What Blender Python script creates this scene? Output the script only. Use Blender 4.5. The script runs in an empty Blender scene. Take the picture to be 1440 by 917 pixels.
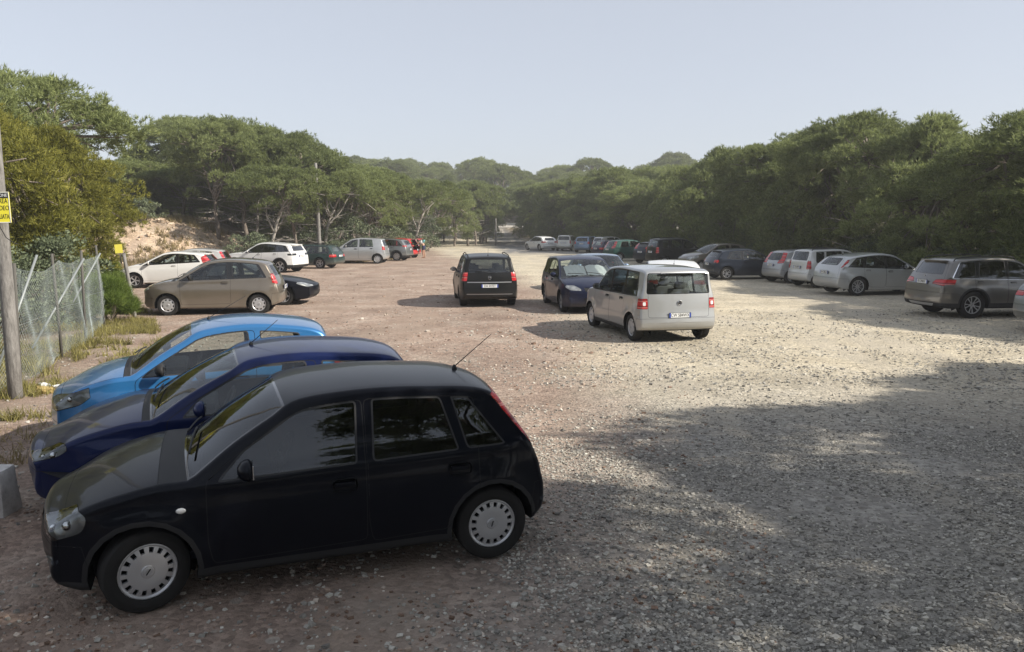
import bpy, bmesh, math, random
import numpy as np
from mathutils import Vector, Matrix, noise
from mathutils.bvhtree import BVHTree
from mathutils.interpolate import poly_3d_calc
random.seed(7); rng = np.random.default_rng(11)
R_ = math.radians
SC = bpy.context.scene
COL = SC.collection

# ------------------------------------------------------------------ camera
cam_d = bpy.data.cameras.new('camera'); cam = bpy.data.objects.new('camera', cam_d); COL.objects.link(cam)
cam.location = (0, 0, 2.55)
cam.rotation_euler = (R_(90 - 7.25), 0, 0)
cam_d.sensor_width = 36; cam_d.lens = 36 * 1120 / 1440
cam_d.clip_end = 3000; cam_d.clip_start = 0.05
SC.camera = cam

# ------------------------------------------------------------------ world, sun, exposure
SUN_AZ, SUN_EL = 107, 34.5          # azimuth clockwise from +Y
w = bpy.data.worlds.new('World'); SC.world = w; w.use_nodes = True
nt = w.node_tree; nt.nodes.clear()
sky = nt.nodes.new('ShaderNodeTexSky'); sky.sky_type = 'NISHITA'; sky.sun_disc = False
sky.sun_elevation = R_(SUN_EL); sky.sun_rotation = R_(SUN_AZ)
sky.air_density = 1.0; sky.dust_density = 0.4; sky.ozone_density = 4.0
hsv = nt.nodes.new('ShaderNodeHueSaturation'); hsv.inputs['Saturation'].default_value = 0.5; hsv.inputs['Value'].default_value = 1.0
bg = nt.nodes.new('ShaderNodeBackground'); bg.inputs['Strength'].default_value = 0.098
out = nt.nodes.new('ShaderNodeOutputWorld')
nt.links.new(sky.outputs[0], hsv.inputs['Color']); mxs = nt.nodes.new('ShaderNodeMix'); mxs.data_type = 'RGBA'; mxs.inputs[0].default_value = .58; mxs.inputs[7].default_value = (4.4, 4.7, 5.35, 1)   # bright haze veil over the blue
nt.links.new(hsv.outputs[0], mxs.inputs[6]); nt.links.new(mxs.outputs[2], bg.inputs[0]); nt.links.new(bg.outputs[0], out.inputs[0])
sd = bpy.data.lights.new('sun', 'SUN'); sd.energy = 5.0; sd.angle = R_(0.6); sd.color = (1, .93, .82)
sun = bpy.data.objects.new('sun', sd); COL.objects.link(sun)
az, el = R_(SUN_AZ), R_(SUN_EL)
tosun = Vector((math.sin(az) * math.cos(el), math.cos(az) * math.cos(el), math.sin(el)))
sun.rotation_euler = tosun.to_track_quat('Z', 'Y').to_euler()
SC.view_settings.view_transform = 'Standard'; SC.view_settings.look = 'None'
SC.view_settings.exposure = 0.62; SC.view_settings.gamma = 1
SC.cycles.max_bounces = 6; SC.cycles.transparent_max_bounces = 12
SC.cycles.caustics_reflective = False; SC.cycles.caustics_refractive = False

# ------------------------------------------------------------------ materials
MATS = {}
def principled(name, col, rough=.6, metal=0, coat=0, spec=.5, coat_rough=.03):
    if name in MATS: return MATS[name]
    m = bpy.data.materials.new(name); m.use_nodes = True
    b = m.node_tree.nodes['Principled BSDF']
    b.inputs['Base Color'].default_value = (*col, 1); b.inputs['Roughness'].default_value = rough
    b.inputs['Metallic'].default_value = metal; b.inputs['Coat Weight'].default_value = coat
    b.inputs['Coat Roughness'].default_value = coat_rough; b.inputs['Specular IOR Level'].default_value = spec
    MATS[name] = m
    return m
def nd(t, ty, **kw):
    n = t.nodes.new(ty)
    for k, v in kw.items():
        if k.startswith('i_'): n.inputs[k[2:]].default_value = v
        else: setattr(n, k, v)
    return n
def ramp(t, src, stops):
    r = t.nodes.new('ShaderNodeValToRGB')
    e = r.color_ramp.elements
    while len(e) < len(stops): e.new(.5)
    for q, (p, c) in zip(e, stops): q.position = p; q.color = (*c, 1) if len(c) == 3 else c
    t.links.new(src, r.inputs[0]); return r.outputs[0]
def g3(v): return (v, v, v)
def mixc(t, fac, a, b, mode='MIX'):
    m = t.nodes.new('ShaderNodeMix'); m.data_type = 'RGBA'; m.blend_type = mode
    for sock, v in ((m.inputs[0], fac), (m.inputs[6], a), (m.inputs[7], b)):
        if hasattr(v, 'node'): t.links.new(v, sock)
        elif isinstance(v, (int, float)): sock.default_value = v
        else: sock.default_value = (*v, 1)
    return m.outputs[2]
def mathn(t, op, a, b=0., clamp=False):
    m = t.nodes.new('ShaderNodeMath'); m.operation = op; m.use_clamp = clamp
    for sock, v in ((m.inputs[0], a), (m.inputs[1], b)):
        if hasattr(v, 'node'): t.links.new(v, sock)
        else: sock.default_value = v
    return m.outputs[0]
def noi(t, vec, scale, detail=4, rough=.6):
    n = nd(t, 'ShaderNodeTexNoise'); n.inputs['Scale'].default_value = scale; n.inputs['Detail'].default_value = detail
    n.inputs['Roughness'].default_value = rough
    t.links.new(vec, n.inputs['Vector']); return n.outputs['Fac']

def paint(name, col, metal=0., dust=.25, rough=.35):
    """car paint: clear coat over colour, road dust settled low down and on the flat panels; grey lining behind"""
    key = 'paint_' + name
    if key in MATS: return MATS[key]
    m = bpy.data.materials.new(key); m.use_nodes = True; t = m.node_tree
    b = t.nodes['Principled BSDF']
    tc = nd(t, 'ShaderNodeTexCoord'); geo = nd(t, 'ShaderNodeNewGeometry')
    sep = nd(t, 'ShaderNodeSeparateXYZ'); t.links.new(tc.outputs['Object'], sep.inputs[0])
    n1 = noi(t, tc.outputs['Object'], 3.0, 6, .65); n2 = noi(t, tc.outputs['Object'], 45, 3, .7)
    low = mathn(t, 'MULTIPLY', mathn(t, 'SUBTRACT', .55, sep.outputs['Z'], True), 2.4, True)
    d = mathn(t, 'MULTIPLY', mathn(t, 'ADD', mathn(t, 'MULTIPLY', mathn(t, 'SUBTRACT', n1, .3, True), .7), low), dust)
    d = mathn(t, 'MULTIPLY', d, mathn(t, 'ADD', mathn(t, 'MULTIPLY', n2, .8), .6), True)
    c = mixc(t, d, col, (.30, .26, .21))
    t.links.new(c, b.inputs['Base Color'])
    t.links.new(mathn(t, 'MULTIPLY', mathn(t, 'SUBTRACT', 1, d, True), metal), b.inputs['Metallic'])
    t.links.new(mathn(t, 'ADD', rough, mathn(t, 'MULTIPLY', d, .4)), b.inputs['Roughness'])
    b.inputs['Coat Weight'].default_value = .27 if max(col) < .02 else .5 if max(col) < .13 else 1.; b.inputs['Specular IOR Level'].default_value = .1 if max(col) < .13 else .5
    t.links.new(mathn(t, 'ADD', .02, mathn(t, 'MULTIPLY', d, .5)), b.inputs['Coat Roughness'])
    if max(col) < .13: b.inputs['Coat IOR'].default_value = 1.38
    lin = nd(t, 'ShaderNodeBsdfDiffuse'); lin.inputs[0].default_value = (.035, .035, .037, 1)
    mx = nd(t, 'ShaderNodeMixShader'); t.links.new(geo.outputs['Backfacing'], mx.inputs[0])
    t.links.new(b.outputs[0], mx.inputs[1]); t.links.new(lin.outputs[0], mx.inputs[2])
    t.links.new(mx.outputs[0], t.nodes['Material Output'].inputs[0])
    MATS[key] = m; return m
def glass(name, tint, refl=1.0):
    if name in MATS: return MATS[name]
    m = bpy.data.materials.new(name); m.use_nodes = True; t = m.node_tree; t.nodes.clear()
    o = nd(t, 'ShaderNodeOutputMaterial'); tr = nd(t, 'ShaderNodeBsdfTransparent'); tr.inputs[0].default_value = (*tint, 1)
    gl = nd(t, 'ShaderNodeBsdfGlossy'); gl.inputs['Roughness'].default_value = .01; gl.inputs[0].default_value = (.95, .97, 1, 1)
    fr = nd(t, 'ShaderNodeFresnel'); fr.inputs[0].default_value = 1.55
    tc = nd(t, 'ShaderNodeTexCoord'); n = noi(t, tc.outputs['Object'], 4, 5, .7)
    fac = mathn(t, 'ADD', mathn(t, 'MULTIPLY', fr.outputs[0], 1.6 * refl), .03, True)
    mx = nd(t, 'ShaderNodeMixShader'); t.links.new(fac, mx.inputs[0]); t.links.new(tr.outputs[0], mx.inputs[1]); t.links.new(gl.outputs[0], mx.inputs[2])
    df = nd(t, 'ShaderNodeBsdfDiffuse'); df.inputs[0].default_value = (.35, .33, .28, 1)
    m2 = nd(t, 'ShaderNodeMixShader'); t.links.new(mathn(t, 'MULTIPLY', mathn(t, 'SUBTRACT', n, .35, True), .07, True), m2.inputs[0])
    t.links.new(mx.outputs[0], m2.inputs[1]); t.links.new(df.outputs[0], m2.inputs[2])
    t.links.new(m2.outputs[0], o.inputs[0]); MATS[name] = m; return m

M_gap = principled('panel_gap', (.008, .008, .009), .9, spec=.1); M_gapd = principled('dusty_gap', (.018, .018, .019), .7, spec=.2); M_seal = principled('window_seal', (.022, .022, .023), .5)
M_trim = principled('dark_plastic', (.026, .026, .027), .6, spec=.25)
M_liner = principled('wheel_well', (.012, .012, .012), .95, spec=.1)
M_gloss = principled('gloss_black', (.01, .01, .011), .12, coat=.5)
M_chrome = principled('chrome', (.75, .75, .76), .12, 1)
M_glass = glass('car_glass', (.76, .82, .79), .5)
M_lens = glass('lamp_lens', (.90, .92, .92), .6)
M_glassd = glass('dark_glass', (.07, .08, .08))
def red_mat():
    m = bpy.data.materials.new('red_lamp'); m.use_nodes = True; t = m.node_tree; b = t.nodes['Principled BSDF']
    tc = nd(t, 'ShaderNodeTexCoord'); sp_ = nd(t, 'ShaderNodeSeparateXYZ'); t.links.new(tc.outputs['Object'], sp_.inputs[0])
    z = mathn(t, 'FRACT', mathn(t, 'MULTIPLY', sp_.outputs[2], 7.2)); fine = mathn(t, 'FRACT', mathn(t, 'MULTIPLY', sp_.outputs[2], 62.))
    c = ramp(t, z, [(.0, (.22, .006, .008)), (.12, (.50, .014, .016)), (.62, (.42, .01, .012)), (.66, (.50, .16, .14)), (.80, (.46, .12, .10)), (.84, (.2, .006, .008))])
    c = mixc(t, 1., c, ramp(t, fine, [(0, g3(.75)), (.5, g3(1.1))]), 'MULTIPLY')
    t.links.new(c, b.inputs['Base Color']); b.inputs['Roughness'].default_value = .25; b.inputs['Coat Weight'].default_value = .5; b.inputs['Coat IOR'].default_value = 1.4; return m
M_red = red_mat()
M_clear = principled('clear_lamp', (.78, .78, .76), .15, coat=1)
M_amber = principled('amber_lamp', (.7, .22, .02), .2, coat=1)
def lamp_mat():
    m = bpy.data.materials.new('headlamp_glass'); m.use_nodes = True; t = m.node_tree; b = t.nodes['Principled BSDF']
    tc = nd(t, 'ShaderNodeTexCoord'); v = nd(t, 'ShaderNodeTexVoronoi'); v.inputs['Scale'].default_value = 7
    t.links.new(tc.outputs['Object'], v.inputs['Vector'])
    c = ramp(t, v.outputs['Distance'], [(.05, (.62, .63, .61)), (.35, (.38, .39, .38)), (.7, (.20, .21, .21))])
    t.links.new(c, b.inputs['Base Color']); b.inputs['Metallic'].default_value = .35; b.inputs['Roughness'].default_value = .3
    b.inputs['Coat Weight'].default_value = 1; b.inputs['Coat Roughness'].default_value = .06
    return m
M_head = lamp_mat()
M_tyre = principled('tyre_rubber', (.022, .021, .02), .85, spec=.25)
M_tyred = principled('dusty_tyre', (.075, .068, .058), .9, spec=.2)
M_rim = principled('silver_rim', (.52, .52, .53), .38, .55)
M_rimd = principled('dark_rim', (.07, .07, .075), .35, .6)
M_disc = principled('brake_dark', (.02, .02, .021), .7, .3)
M_seat = principled('seat_cloth', (.035, .037, .045), .95, spec=.1)
M_seatg = principled('grey_seat_cloth', (.16, .16, .165), .95, spec=.1)
M_dash = principled('dashboard', (.02, .02, .022), .8)
M_platew = principled('plate_white', (.72, .73, .72), .4)
M_plateb = principled('plate_blue', (.02, .06, .35), .4)
M_ink = principled('black_ink', (.02, .02, .022), .5)
M_shade = principled('sunshade_foil', (.80, .81, .83), .45, .15)
M_paper = principled('paper_yellow', (.55, .47, .08), .8)

# ------------------------------------------------------------------ helpers
def tag(o, label=None, cat=None, group=None, kind=None):
    if label: o['label'] = label
    if cat: o['category'] = cat
    if group: o['group'] = group
    if kind: o['kind'] = kind
    return o
def empty(name, loc=(0, 0, 0), rz=0, parent=None):
    o = bpy.data.objects.new(name, None); COL.objects.link(o); o.location = loc; o.rotation_euler = (0, 0, rz)
    o.empty_display_size = .2
    if parent: o.parent = parent
    return o
def obj(name, me, parent=None, mats=None):
    if isinstance(me, bmesh.types.BMesh):
        b = me; me = bpy.data.meshes.new(name); b.to_mesh(me); b.free()
    if mats:
        for m in (mats if isinstance(mats, (list, tuple)) else [mats]): me.materials.append(m)
    o = bpy.data.objects.new(name, me); COL.objects.link(o)
    if parent: o.parent = parent
    return o
def mesh_np(name, V, F, mat=None, smooth=False, fmat=None):
    me = bpy.data.meshes.new(name); V = np.asarray(V, np.float32); F = np.asarray(F, np.int32); k = F.shape[1]
    me.vertices.add(len(V)); me.vertices.foreach_set('co', V.ravel())
    me.loops.add(F.size); me.loops.foreach_set('vertex_index', F.ravel())
    me.polygons.add(len(F)); me.polygons.foreach_set('loop_start', np.arange(len(F), dtype=np.int32) * k)
    if fmat is not None: me.polygons.foreach_set('material_index', np.asarray(fmat, np.int32))
    me.update(calc_edges=True)
    me.polygons.foreach_set('use_smooth', np.full(len(F), smooth))
    if mat:
        for m in (mat if isinstance(mat, (list, tuple)) else [mat]): me.materials.append(m)
    return me
def smooth(me, ang=None):
    for p in me.polygons: p.use_smooth = True
    if ang is not None: me.set_sharp_from_angle(angle=R_(ang))
    return me
def add_box(bm, c, s, rot=None, bev=0., mi=0, taper=None):
    r = bmesh.ops.create_cube(bm, size=1); vs = r['verts']
    for v in vs:
        v.co = Vector((v.co.x * s[0], v.co.y * s[1], v.co.z * s[2]))
        if taper and v.co.z > 0: v.co.x *= taper; v.co.y *= taper
    fs = list({f for v in vs for f in v.link_faces})
    if bev:
        es = list({e for v in vs for e in v.link_edges})
        q = bmesh.ops.bevel(bm, geom=es, offset=bev, segments=2, affect='EDGES', profile=.6)
        vs = list({v for f in q['faces'] for v in f.verts} | {v for v in vs if v.is_valid}); fs = list({f for v in vs for f in v.link_faces})
    M = Matrix.Translation(Vector(c)) @ (rot.to_4x4() if rot else Matrix())
    for v in vs: v.co = M @ v.co
    for f in fs: f.material_index = mi
    return vs
def add_tube(bm, pts, rad, n=6, mi=0, cap=True):
    pts = [Vector(p) for p in pts]
    if not isinstance(rad, (list, tuple)): rad = [rad] * len(pts)
    rings = []; up = Vector((.13, .21, 1)).normalized()
    for i, p in enumerate(pts):
        d = (pts[min(i + 1, len(pts) - 1)] - pts[max(i - 1, 0)])
        if d.length < 1e-9: d = Vector((0, 0, 1))
        d.normalize(); a = d.cross(up)
        if a.length < 1e-3: a = d.cross(Vector((1, 0, 0)))
        a.normalize(); b = d.cross(a)
        rings.append([bm.verts.new(p + rad[i] * (math.cos(2 * math.pi * k / n) * a + math.sin(2 * math.pi * k / n) * b)) for k in range(n)])
    for r0, r1 in zip(rings, rings[1:]):
        for k in range(n):
            f = bm.faces.new((r0[k], r0[(k + 1) % n], r1[(k + 1) % n], r1[k])); f.smooth = True; f.material_index = mi
    if cap:
        for r in (rings[0][::-1], rings[-1]):
            try: bm.faces.new(r).material_index = mi
            except ValueError: pass
def add_lathe(bm, prof, n=24, axis='y', mi=0, org=(0, 0, 0), close=False):
    """prof: (radius, along-axis)"""
    rings = []
    for r, a in prof:
        ring = []
        for k in range(n):
            t = 2 * math.pi * k / n; u, v = r * math.cos(t), r * math.sin(t)
            p = {'y': (u, a, v), 'z': (u, v, a), 'x': (a, u, v)}[axis]
            ring.append(bm.verts.new(Vector(p) + Vector(org)))
        rings.append(ring)
    for r0, r1 in zip(rings, rings[1:]):
        for k in range(n):
            f = bm.faces.new((r0[k], r0[(k + 1) % n], r1[(k + 1) % n], r1[k])); f.smooth = True; f.material_index = mi
    return rings
def text(name, body, size, mat, parent, loc, rot, ext=.001, align='CENTER', sx=1.0):
    c = bpy.data.curves.new(name, 'FONT'); c.body = body; c.size = size; c.extrude = ext; c.align_x = align; c.align_y = 'CENTER'
    t_ = bpy.data.objects.new(name, c); COL.objects.link(t_); me = bpy.data.meshes.new_from_object(t_); bpy.data.objects.remove(t_); bpy.data.curves.remove(c)
    me.materials.clear(); me.materials.append(mat); o = bpy.data.objects.new(name, me); COL.objects.link(o); o.location = loc; o.rotation_euler = rot; o.scale = (sx, 1, 1)
    if parent: o.parent = parent
    return o

# ------------------------------------------------------------------ terrain
def sst(t): t = np.clip(t, 0, 1); return t * t * (3 - 2 * t)
def hgt(x, y):
    x = np.asarray(x, float); y = np.asarray(y, float)
    z = 2.9 * sst((y - 45.5) / 7) * sst((-15.5 - x) / 8.5) * (1 - .35 * sst((y - 60) / 20))
    z = z + .9 * sst((-12 - x) / 8) * sst((y - 12) / 10) * (1 - sst((y - 26) / 5)) 
    z = z + 6.5 * sst((y - 125) / 75) + 1.2 * sst((y - 60) / 50) * sst((np.abs(x + 1) - 22) / 30)
    z = z + .02 * np.sin(x * .7 + 1.3 * np.sin(y * .31)) * np.sin(y * .53 + .8) * sst((np.hypot(x, y)) / 12)
    return z
def H(x, y): return float(hgt(x, y))
xs = np.sinh(np.linspace(-5.2, 5.2, 241)) * 4.4; ys = -40 + np.concatenate([np.linspace(0, 160, 220), 160 + (np.linspace(0.03, 1, 40) ** 2) * 600])
X, Y = np.meshgrid(xs, ys); Z = hgt(X, Y)
V = np.stack([X, Y, Z], -1).reshape(-1, 3); nx, ny = len(xs), len(ys)
I = (np.arange(ny - 1)[:, None] * nx + np.arange(nx - 1)[None]).ravel()
F = np.stack([I, I + 1, I + nx + 1, I + nx], 1)
def ground_mat():
    m = bpy.data.materials.new('gravel_ground'); m.use_nodes = True; t = m.node_tree; b = t.nodes['Principled BSDF']
    geo = nd(t, 'ShaderNodeNewGeometry'); P = geo.outputs['Position']; sp = nd(t, 'ShaderNodeSeparateXYZ'); t.links.new(P, sp.inputs[0])
    x, y, z = sp.outputs
    nL = noi(t, P, .16, 5, .6); nM = noi(t, P, .9, 5, .65); nS = noi(t, P, 7, 6, .7); nF = noi(t, P, 38, 4, .75)
    red = ramp(t, nM, [(.3, (.265, .19, .147)), (.5, (.355, .268, .213)), (.72, (.43, .355, .29))])
    sand = ramp(t, nM, [(.3, (.46, .40, .30)), (.55, (.57, .505, .385)), (.75, (.51, .465, .385))])
    gry = ramp(t, nM, [(.3, (.29, .27, .235)), (.55, (.375, .35, .31)), (.75, (.32, .305, .275))])
    # boundary between reddish lot and pale track (wanders with distance)
    wob = mathn(t, 'MULTIPLY', mathn(t, 'SUBTRACT', nL, .5), 5.0)
    wob2 = mathn(t, 'MULTIPLY', mathn(t, 'SUBTRACT', nM, .5), 3.2)
    far = mathn(t, 'MULTIPLY', mathn(t, 'MAXIMUM', mathn(t, 'SUBTRACT', y, 32.), 0.), -.20)
    edge = mathn(t, 'ADD', mathn(t, 'ADD', far, 1.6), mathn(t, 'ADD', wob, wob2))
    near = mathn(t, 'MULTIPLY', mathn(t, 'MAXIMUM', mathn(t, 'SUBTRACT', 12., y), 0.), -.22)
    edge = mathn(t, 'ADD', edge, near)
    f1 = mathn(t, 'ADD', mathn(t, 'MULTIPLY', mathn(t, 'SUBTRACT', x, edge), .45), .5, True)
    # sandy in the middle distance, greyer near the camera and far right
    f2 = mathn(t, 'MULTIPLY', mathn(t, 'SUBTRACT', y, mathn(t, 'ADD', 9.5, mathn(t, 'MULTIPLY', wob, .8))), .22, True)
    f2b = mathn(t, 'SUBTRACT', 1, mathn(t, 'MULTIPLY', mathn(t, 'SUBTRACT', x, 13.), .2, True), True)
    f2 = mathn(t, 'MULTIPLY', f2, f2b)
    pale = mixc(t, f2, gry, sand)
    c = mixc(t, f1, red, pale)
    # worn paved road at the far end
    rx = mathn(t, 'SUBTRACT', x, mathn(t, 'ADD', 3.2, mathn(t, 'MULTIPLY', mathn(t, 'MAXIMUM', mathn(t, 'SUBTRACT', y, 70.), 0.), -.06)))
    fr = mathn(t, 'MULTIPLY', mathn(t, 'SUBTRACT', 4.5, mathn(t, 'ABSOLUTE', rx)), .7, True)
    fr = mathn(t, 'MULTIPLY', fr, mathn(t, 'MULTIPLY', mathn(t, 'SUBTRACT', y, 66.), .12, True))
    c = mixc(t, fr, c, (.20, .195, .19))
    # verge and forest litter
    lit = ramp(t, nM, [(.3, (.11, .085, .055)), (.6, (.19, .15, .09)), (.75, (.24, .20, .11))])
    d1 = mathn(t, 'MULTIPLY', mathn(t, 'SUBTRACT', mathn(t, 'ADD', mathn(t, 'MULTIPLY', y, -.28), mathn(t, 'ADD', -3.6, mathn(t, 'MULTIPLY', wob2, .6))), x), .9, True)
    d1 = mathn(t, 'MULTIPLY', d1, mathn(t, 'SUBTRACT', 1, mathn(t, 'MULTIPLY', mathn(t, 'SUBTRACT', y, 20.), .3, True), True))
    c = mixc(t, mathn(t, 'MULTIPLY', d1, .85), c, lit)
    d2 = mathn(t, 'MULTIPLY', mathn(t, 'SUBTRACT', x, mathn(t, 'ADD', 19., mathn(t, 'MULTIPLY', mathn(t, 'SUBTRACT', y, 22.), -.17))), .35, True)
    d2 = mathn(t, 'MULTIPLY', d2, mathn(t, 'MULTIPLY', mathn(t, 'SUBTRACT', y, 3.), .3, True))
    c = mixc(t, d2, c, lit)
    # earth bank
    bank = ramp(t, noi(t, P, 1.3, 6, .7), [(.3, (.38, .27, .18)), (.5, (.55, .42, .30)), (.7, (.64, .53, .41))])
    fb = mathn(t, 'MULTIPLY', mathn(t, 'SUBTRACT', z, .35), 1.5, True)
    fb = mathn(t, 'MULTIPLY', fb, mathn(t, 'MULTIPLY', mathn(t, 'SUBTRACT', -10., x), .5, True))
    fb = mathn(t, 'MULTIPLY', fb, mathn(t, 'SUBTRACT', 1, mathn(t, 'MULTIPLY', mathn(t, 'SUBTRACT', y, 55.), .3, True), True))
    fb = mathn(t, 'MULTIPLY', fb, mathn(t, 'MULTIPLY', mathn(t, 'SUBTRACT', y, 40.), .5, True))
    c = mixc(t, fb, c, bank)
    # stones: two scales of voronoi chips, dark soil in between
    vo = nd(t, 'ShaderNodeTexVoronoi'); vo.inputs['Scale'].default_value = 22; t.links.new(P, vo.inputs['Vector'])
    v2 = nd(t, 'ShaderNodeTexVoronoi'); v2.inputs['Scale'].default_value = 7.5; t.links.new(P, v2.inputs['Vector'])
    rnd = nd(t, 'ShaderNodeSeparateColor'); t.links.new(vo.outputs['Color'], rnd.inputs[0])
    rn2 = nd(t, 'ShaderNodeSeparateColor'); t.links.new(v2.outputs['Color'], rn2.inputs[0])
    c = mixc(t, 1., c, ramp(t, rnd.outputs[0], [(0, g3(.72)), (.5, g3(.98)), (1, g3(1.25))]), 'MULTIPLY')
    c = mixc(t, 1., c, ramp(t, nS, [(.28, g3(.72)), (.5, g3(1.)), (.75, g3(1.16))]), 'MULTIPLY')
    big = mathn(t, 'MULTIPLY', mathn(t, 'GREATER_THAN', rn2.outputs[0], .86), mathn(t, 'LESS_THAN', v2.outputs['Distance'], .34))
    c = mixc(t, mathn(t, 'MULTIPLY', big, .55), c, ramp(t, rn2.outputs[1], [(0, (.10, .085, .07)), (.5, (.3, .26, .22)), (1, (.62, .58, .5))]))
    # compacted dusty wheel tracks running up the lot, and damp darker patches
    mpt = nd(t, 'ShaderNodeMapping'); mpt.inputs['Scale'].default_value = (.55, .06, 1); mpt.inputs['Rotation'].default_value = (0, 0, .12); t.links.new(P, mpt.inputs[0])
    tk = noi(t, mpt.outputs[0], 1.6, 3, .5)
    c = mixc(t, mathn(t, 'MULTIPLY', ramp(t, tk, [(.52, g3(0)), (.62, g3(1))]), .55), c, mixc(t, f1, (.36, .275, .215), (.47, .42, .34)))
    c = mixc(t, 1., c, ramp(t, noi(t, P, .38, 4, .6), [(.35, g3(.80)), (.55, g3(1.0)), (.7, g3(1.10))]), 'MULTIPLY')
    t.links.new(c, b.inputs['Base Color']); b.inputs['Roughness'].default_value = .95; b.inputs['Specular IOR Level'].default_value = .2
    hs = mathn(t, 'ADD', mathn(t, 'MULTIPLY', mathn(t, 'SUBTRACT', .6, vo.outputs['Distance']), 1.0), mathn(t, 'MULTIPLY', nF, 1.2))
    hs = mathn(t, 'ADD', hs, mathn(t, 'MULTIPLY', nS, 2.6))
    bp = nd(t, 'ShaderNodeBump'); bp.inputs['Strength'].default_value = .8; bp.inputs['Distance'].default_value = .022
    t.links.new(hs, bp.inputs['Height']); t.links.new(bp.outputs[0], b.inputs['Normal'])
    return m
G = obj('ground', mesh_np('ground', V, F, ground_mat(), True)); tag(G, kind='structure')
G['label'] = 'gravel and packed earth ground of the parking lot'

# far light strip of crossing road
bm = bmesh.new(); 
pts = [(-60 + i * 3, 150 + 2.5 * math.sin(i * .4)) for i in range(42)]
for (x0, y0), (x1, y1) in zip(pts, pts[1:]):
    q = [bm.verts.new((a, b, H(a, b) + .05)) for a, b in ((x0, y0), (x1, y1), (x1, y1 + 7), (x0, y0 + 7))]; bm.faces.new(q)
tag(obj('road', bm, None, principled('pale_road', (.42, .39, .34), .9)), 'pale crossing road at the far end behind the trees', kind='structure')

# ------------------------------------------------------------------ car builder
def catmull(P, n_of):
    out = []; idx = []
    for i in range(len(P) - 1):
        p0 = P[max(i - 1, 0)]; p1 = P[i]; p2 = P[i + 1]; p3 = P[min(i + 2, len(P) - 1)]
        idx.append(len(out)); n = n_of(p1, p2)
        c1 = len(p1) > 2 and p1[2] == 'C'; c2 = len(p2) > 2 and p2[2] == 'C'; d1 = math.dist(p1[:2], p0[:2]) or 1e-3; d2 = math.dist(p1[:2], p2[:2]); d3 = math.dist(p2[:2], p3[:2]) or 1e-3
        for k in range(n):
            t = k / n
            r = []
            for a in range(2):
                m1 = ((p2[a] - p0[a]) / (d1 + d2) * d2) if i > 0 and not c1 else (p2[a] - p1[a])
                m2 = ((p3[a] - p1[a]) / (d2 + d3) * d2) if i < len(P) - 2 and not c2 else (p2[a] - p1[a])
                r.append((2 * t**3 - 3 * t**2 + 1) * p1[a] + (t**3 - 2 * t**2 + t) * m1 + (-2 * t**3 + 3 * t**2) * p2[a] + (t**3 - t**2) * m2)
            out.append(r)
    idx.append(len(out)); out.append(list(P[-1][:2]))
    return out, idx
class Shape: pass
def cut(bm, faces, poly, ax='xz'):
    """restrict faces to the convex outline poly in a view; cuts the mesh cleanly along it and returns the faces inside"""
    A = {'xz': (0, 2), 'yz': (1, 2), 'xy': (0, 1)}[ax]
    area = sum(p[0] * q[1] - q[0] * p[1] for p, q in zip(poly, poly[1:] + poly[:1]))
    if area < 0: poly = poly[::-1]
    lo = [min(p[k] for p in poly) - .01 for k in (0, 1)]; hi = [max(p[k] for p in poly) + .01 for k in (0, 1)]
    cand = []
    for f in faces:
        a = [v.co[A[0]] for v in f.verts]; b = [v.co[A[1]] for v in f.verts]
        if max(a) < lo[0] or min(a) > hi[0] or max(b) < lo[1] or min(b) > hi[1]: continue
        cand.append(f)
    for p, q in zip(poly, poly[1:] + poly[:1]):
        if not cand: return []
        dx, dy = q[0] - p[0], q[1] - p[1]; L = math.hypot(dx, dy)
        if L < 1e-6: continue
        n2 = (dy / L, -dx / L)
        no = Vector((0, 0, 0)); no[A[0]] = n2[0]; no[A[1]] = n2[1]
        co = Vector((0, 0, 0)); co[A[0]] = p[0]; co[A[1]] = p[1]
        geom = set(cand)
        for f in cand: geom.update(f.edges); geom.update(f.verts)
        r = bmesh.ops.bisect_plane(bm, geom=list(geom), dist=2e-5, plane_co=co, plane_no=no)
        fs = {g for g in r['geom'] if isinstance(g, bmesh.types.BMFace)} | {f for f in cand if f.is_valid}
        cand = [f for f in fs if (f.calc_center_median() - co).dot(no) < 1e-6]
    return cand
def rim(bm, faces, w, mi):
    """a narrow border inside the region (seal or panel gap); returns what is left inside"""
    faces = [f for f in faces if f.is_valid]
    if not faces: return faces
    r = bmesh.ops.inset_region(bm, faces=faces, thickness=w, depth=0, use_boundary=False, use_even_offset=True)
    for f in r['faces']: f.material_index = mi
    return [f for f in faces if f.is_valid]
def roundpoly(poly, r, n=3):
    out = []
    m = len(poly)
    for i in range(m):
        p0, p, p1 = Vector(poly[i - 1]), Vector(poly[i]), Vector(poly[(i + 1) % m])
        a, b = (p0 - p), (p1 - p); la, lb = a.length, b.length
        if la < 1e-5 or lb < 1e-5: continue
        k = min(r, la * .45, lb * .45); a = p + a / la * k; b = p + b / lb * k
        for j in range(n + 1):
            t = j / n; q = (1 - t)**2 * a + 2 * t * (1 - t) * p + t * t * b; out.append((q.x, q.y))
    return out
def circ(cx, cz, r, n=22): return [(cx + r * math.cos(2 * math.pi * k / n), cz + r * math.sin(2 * math.pi * k / n)) for k in range(n)]

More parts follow.
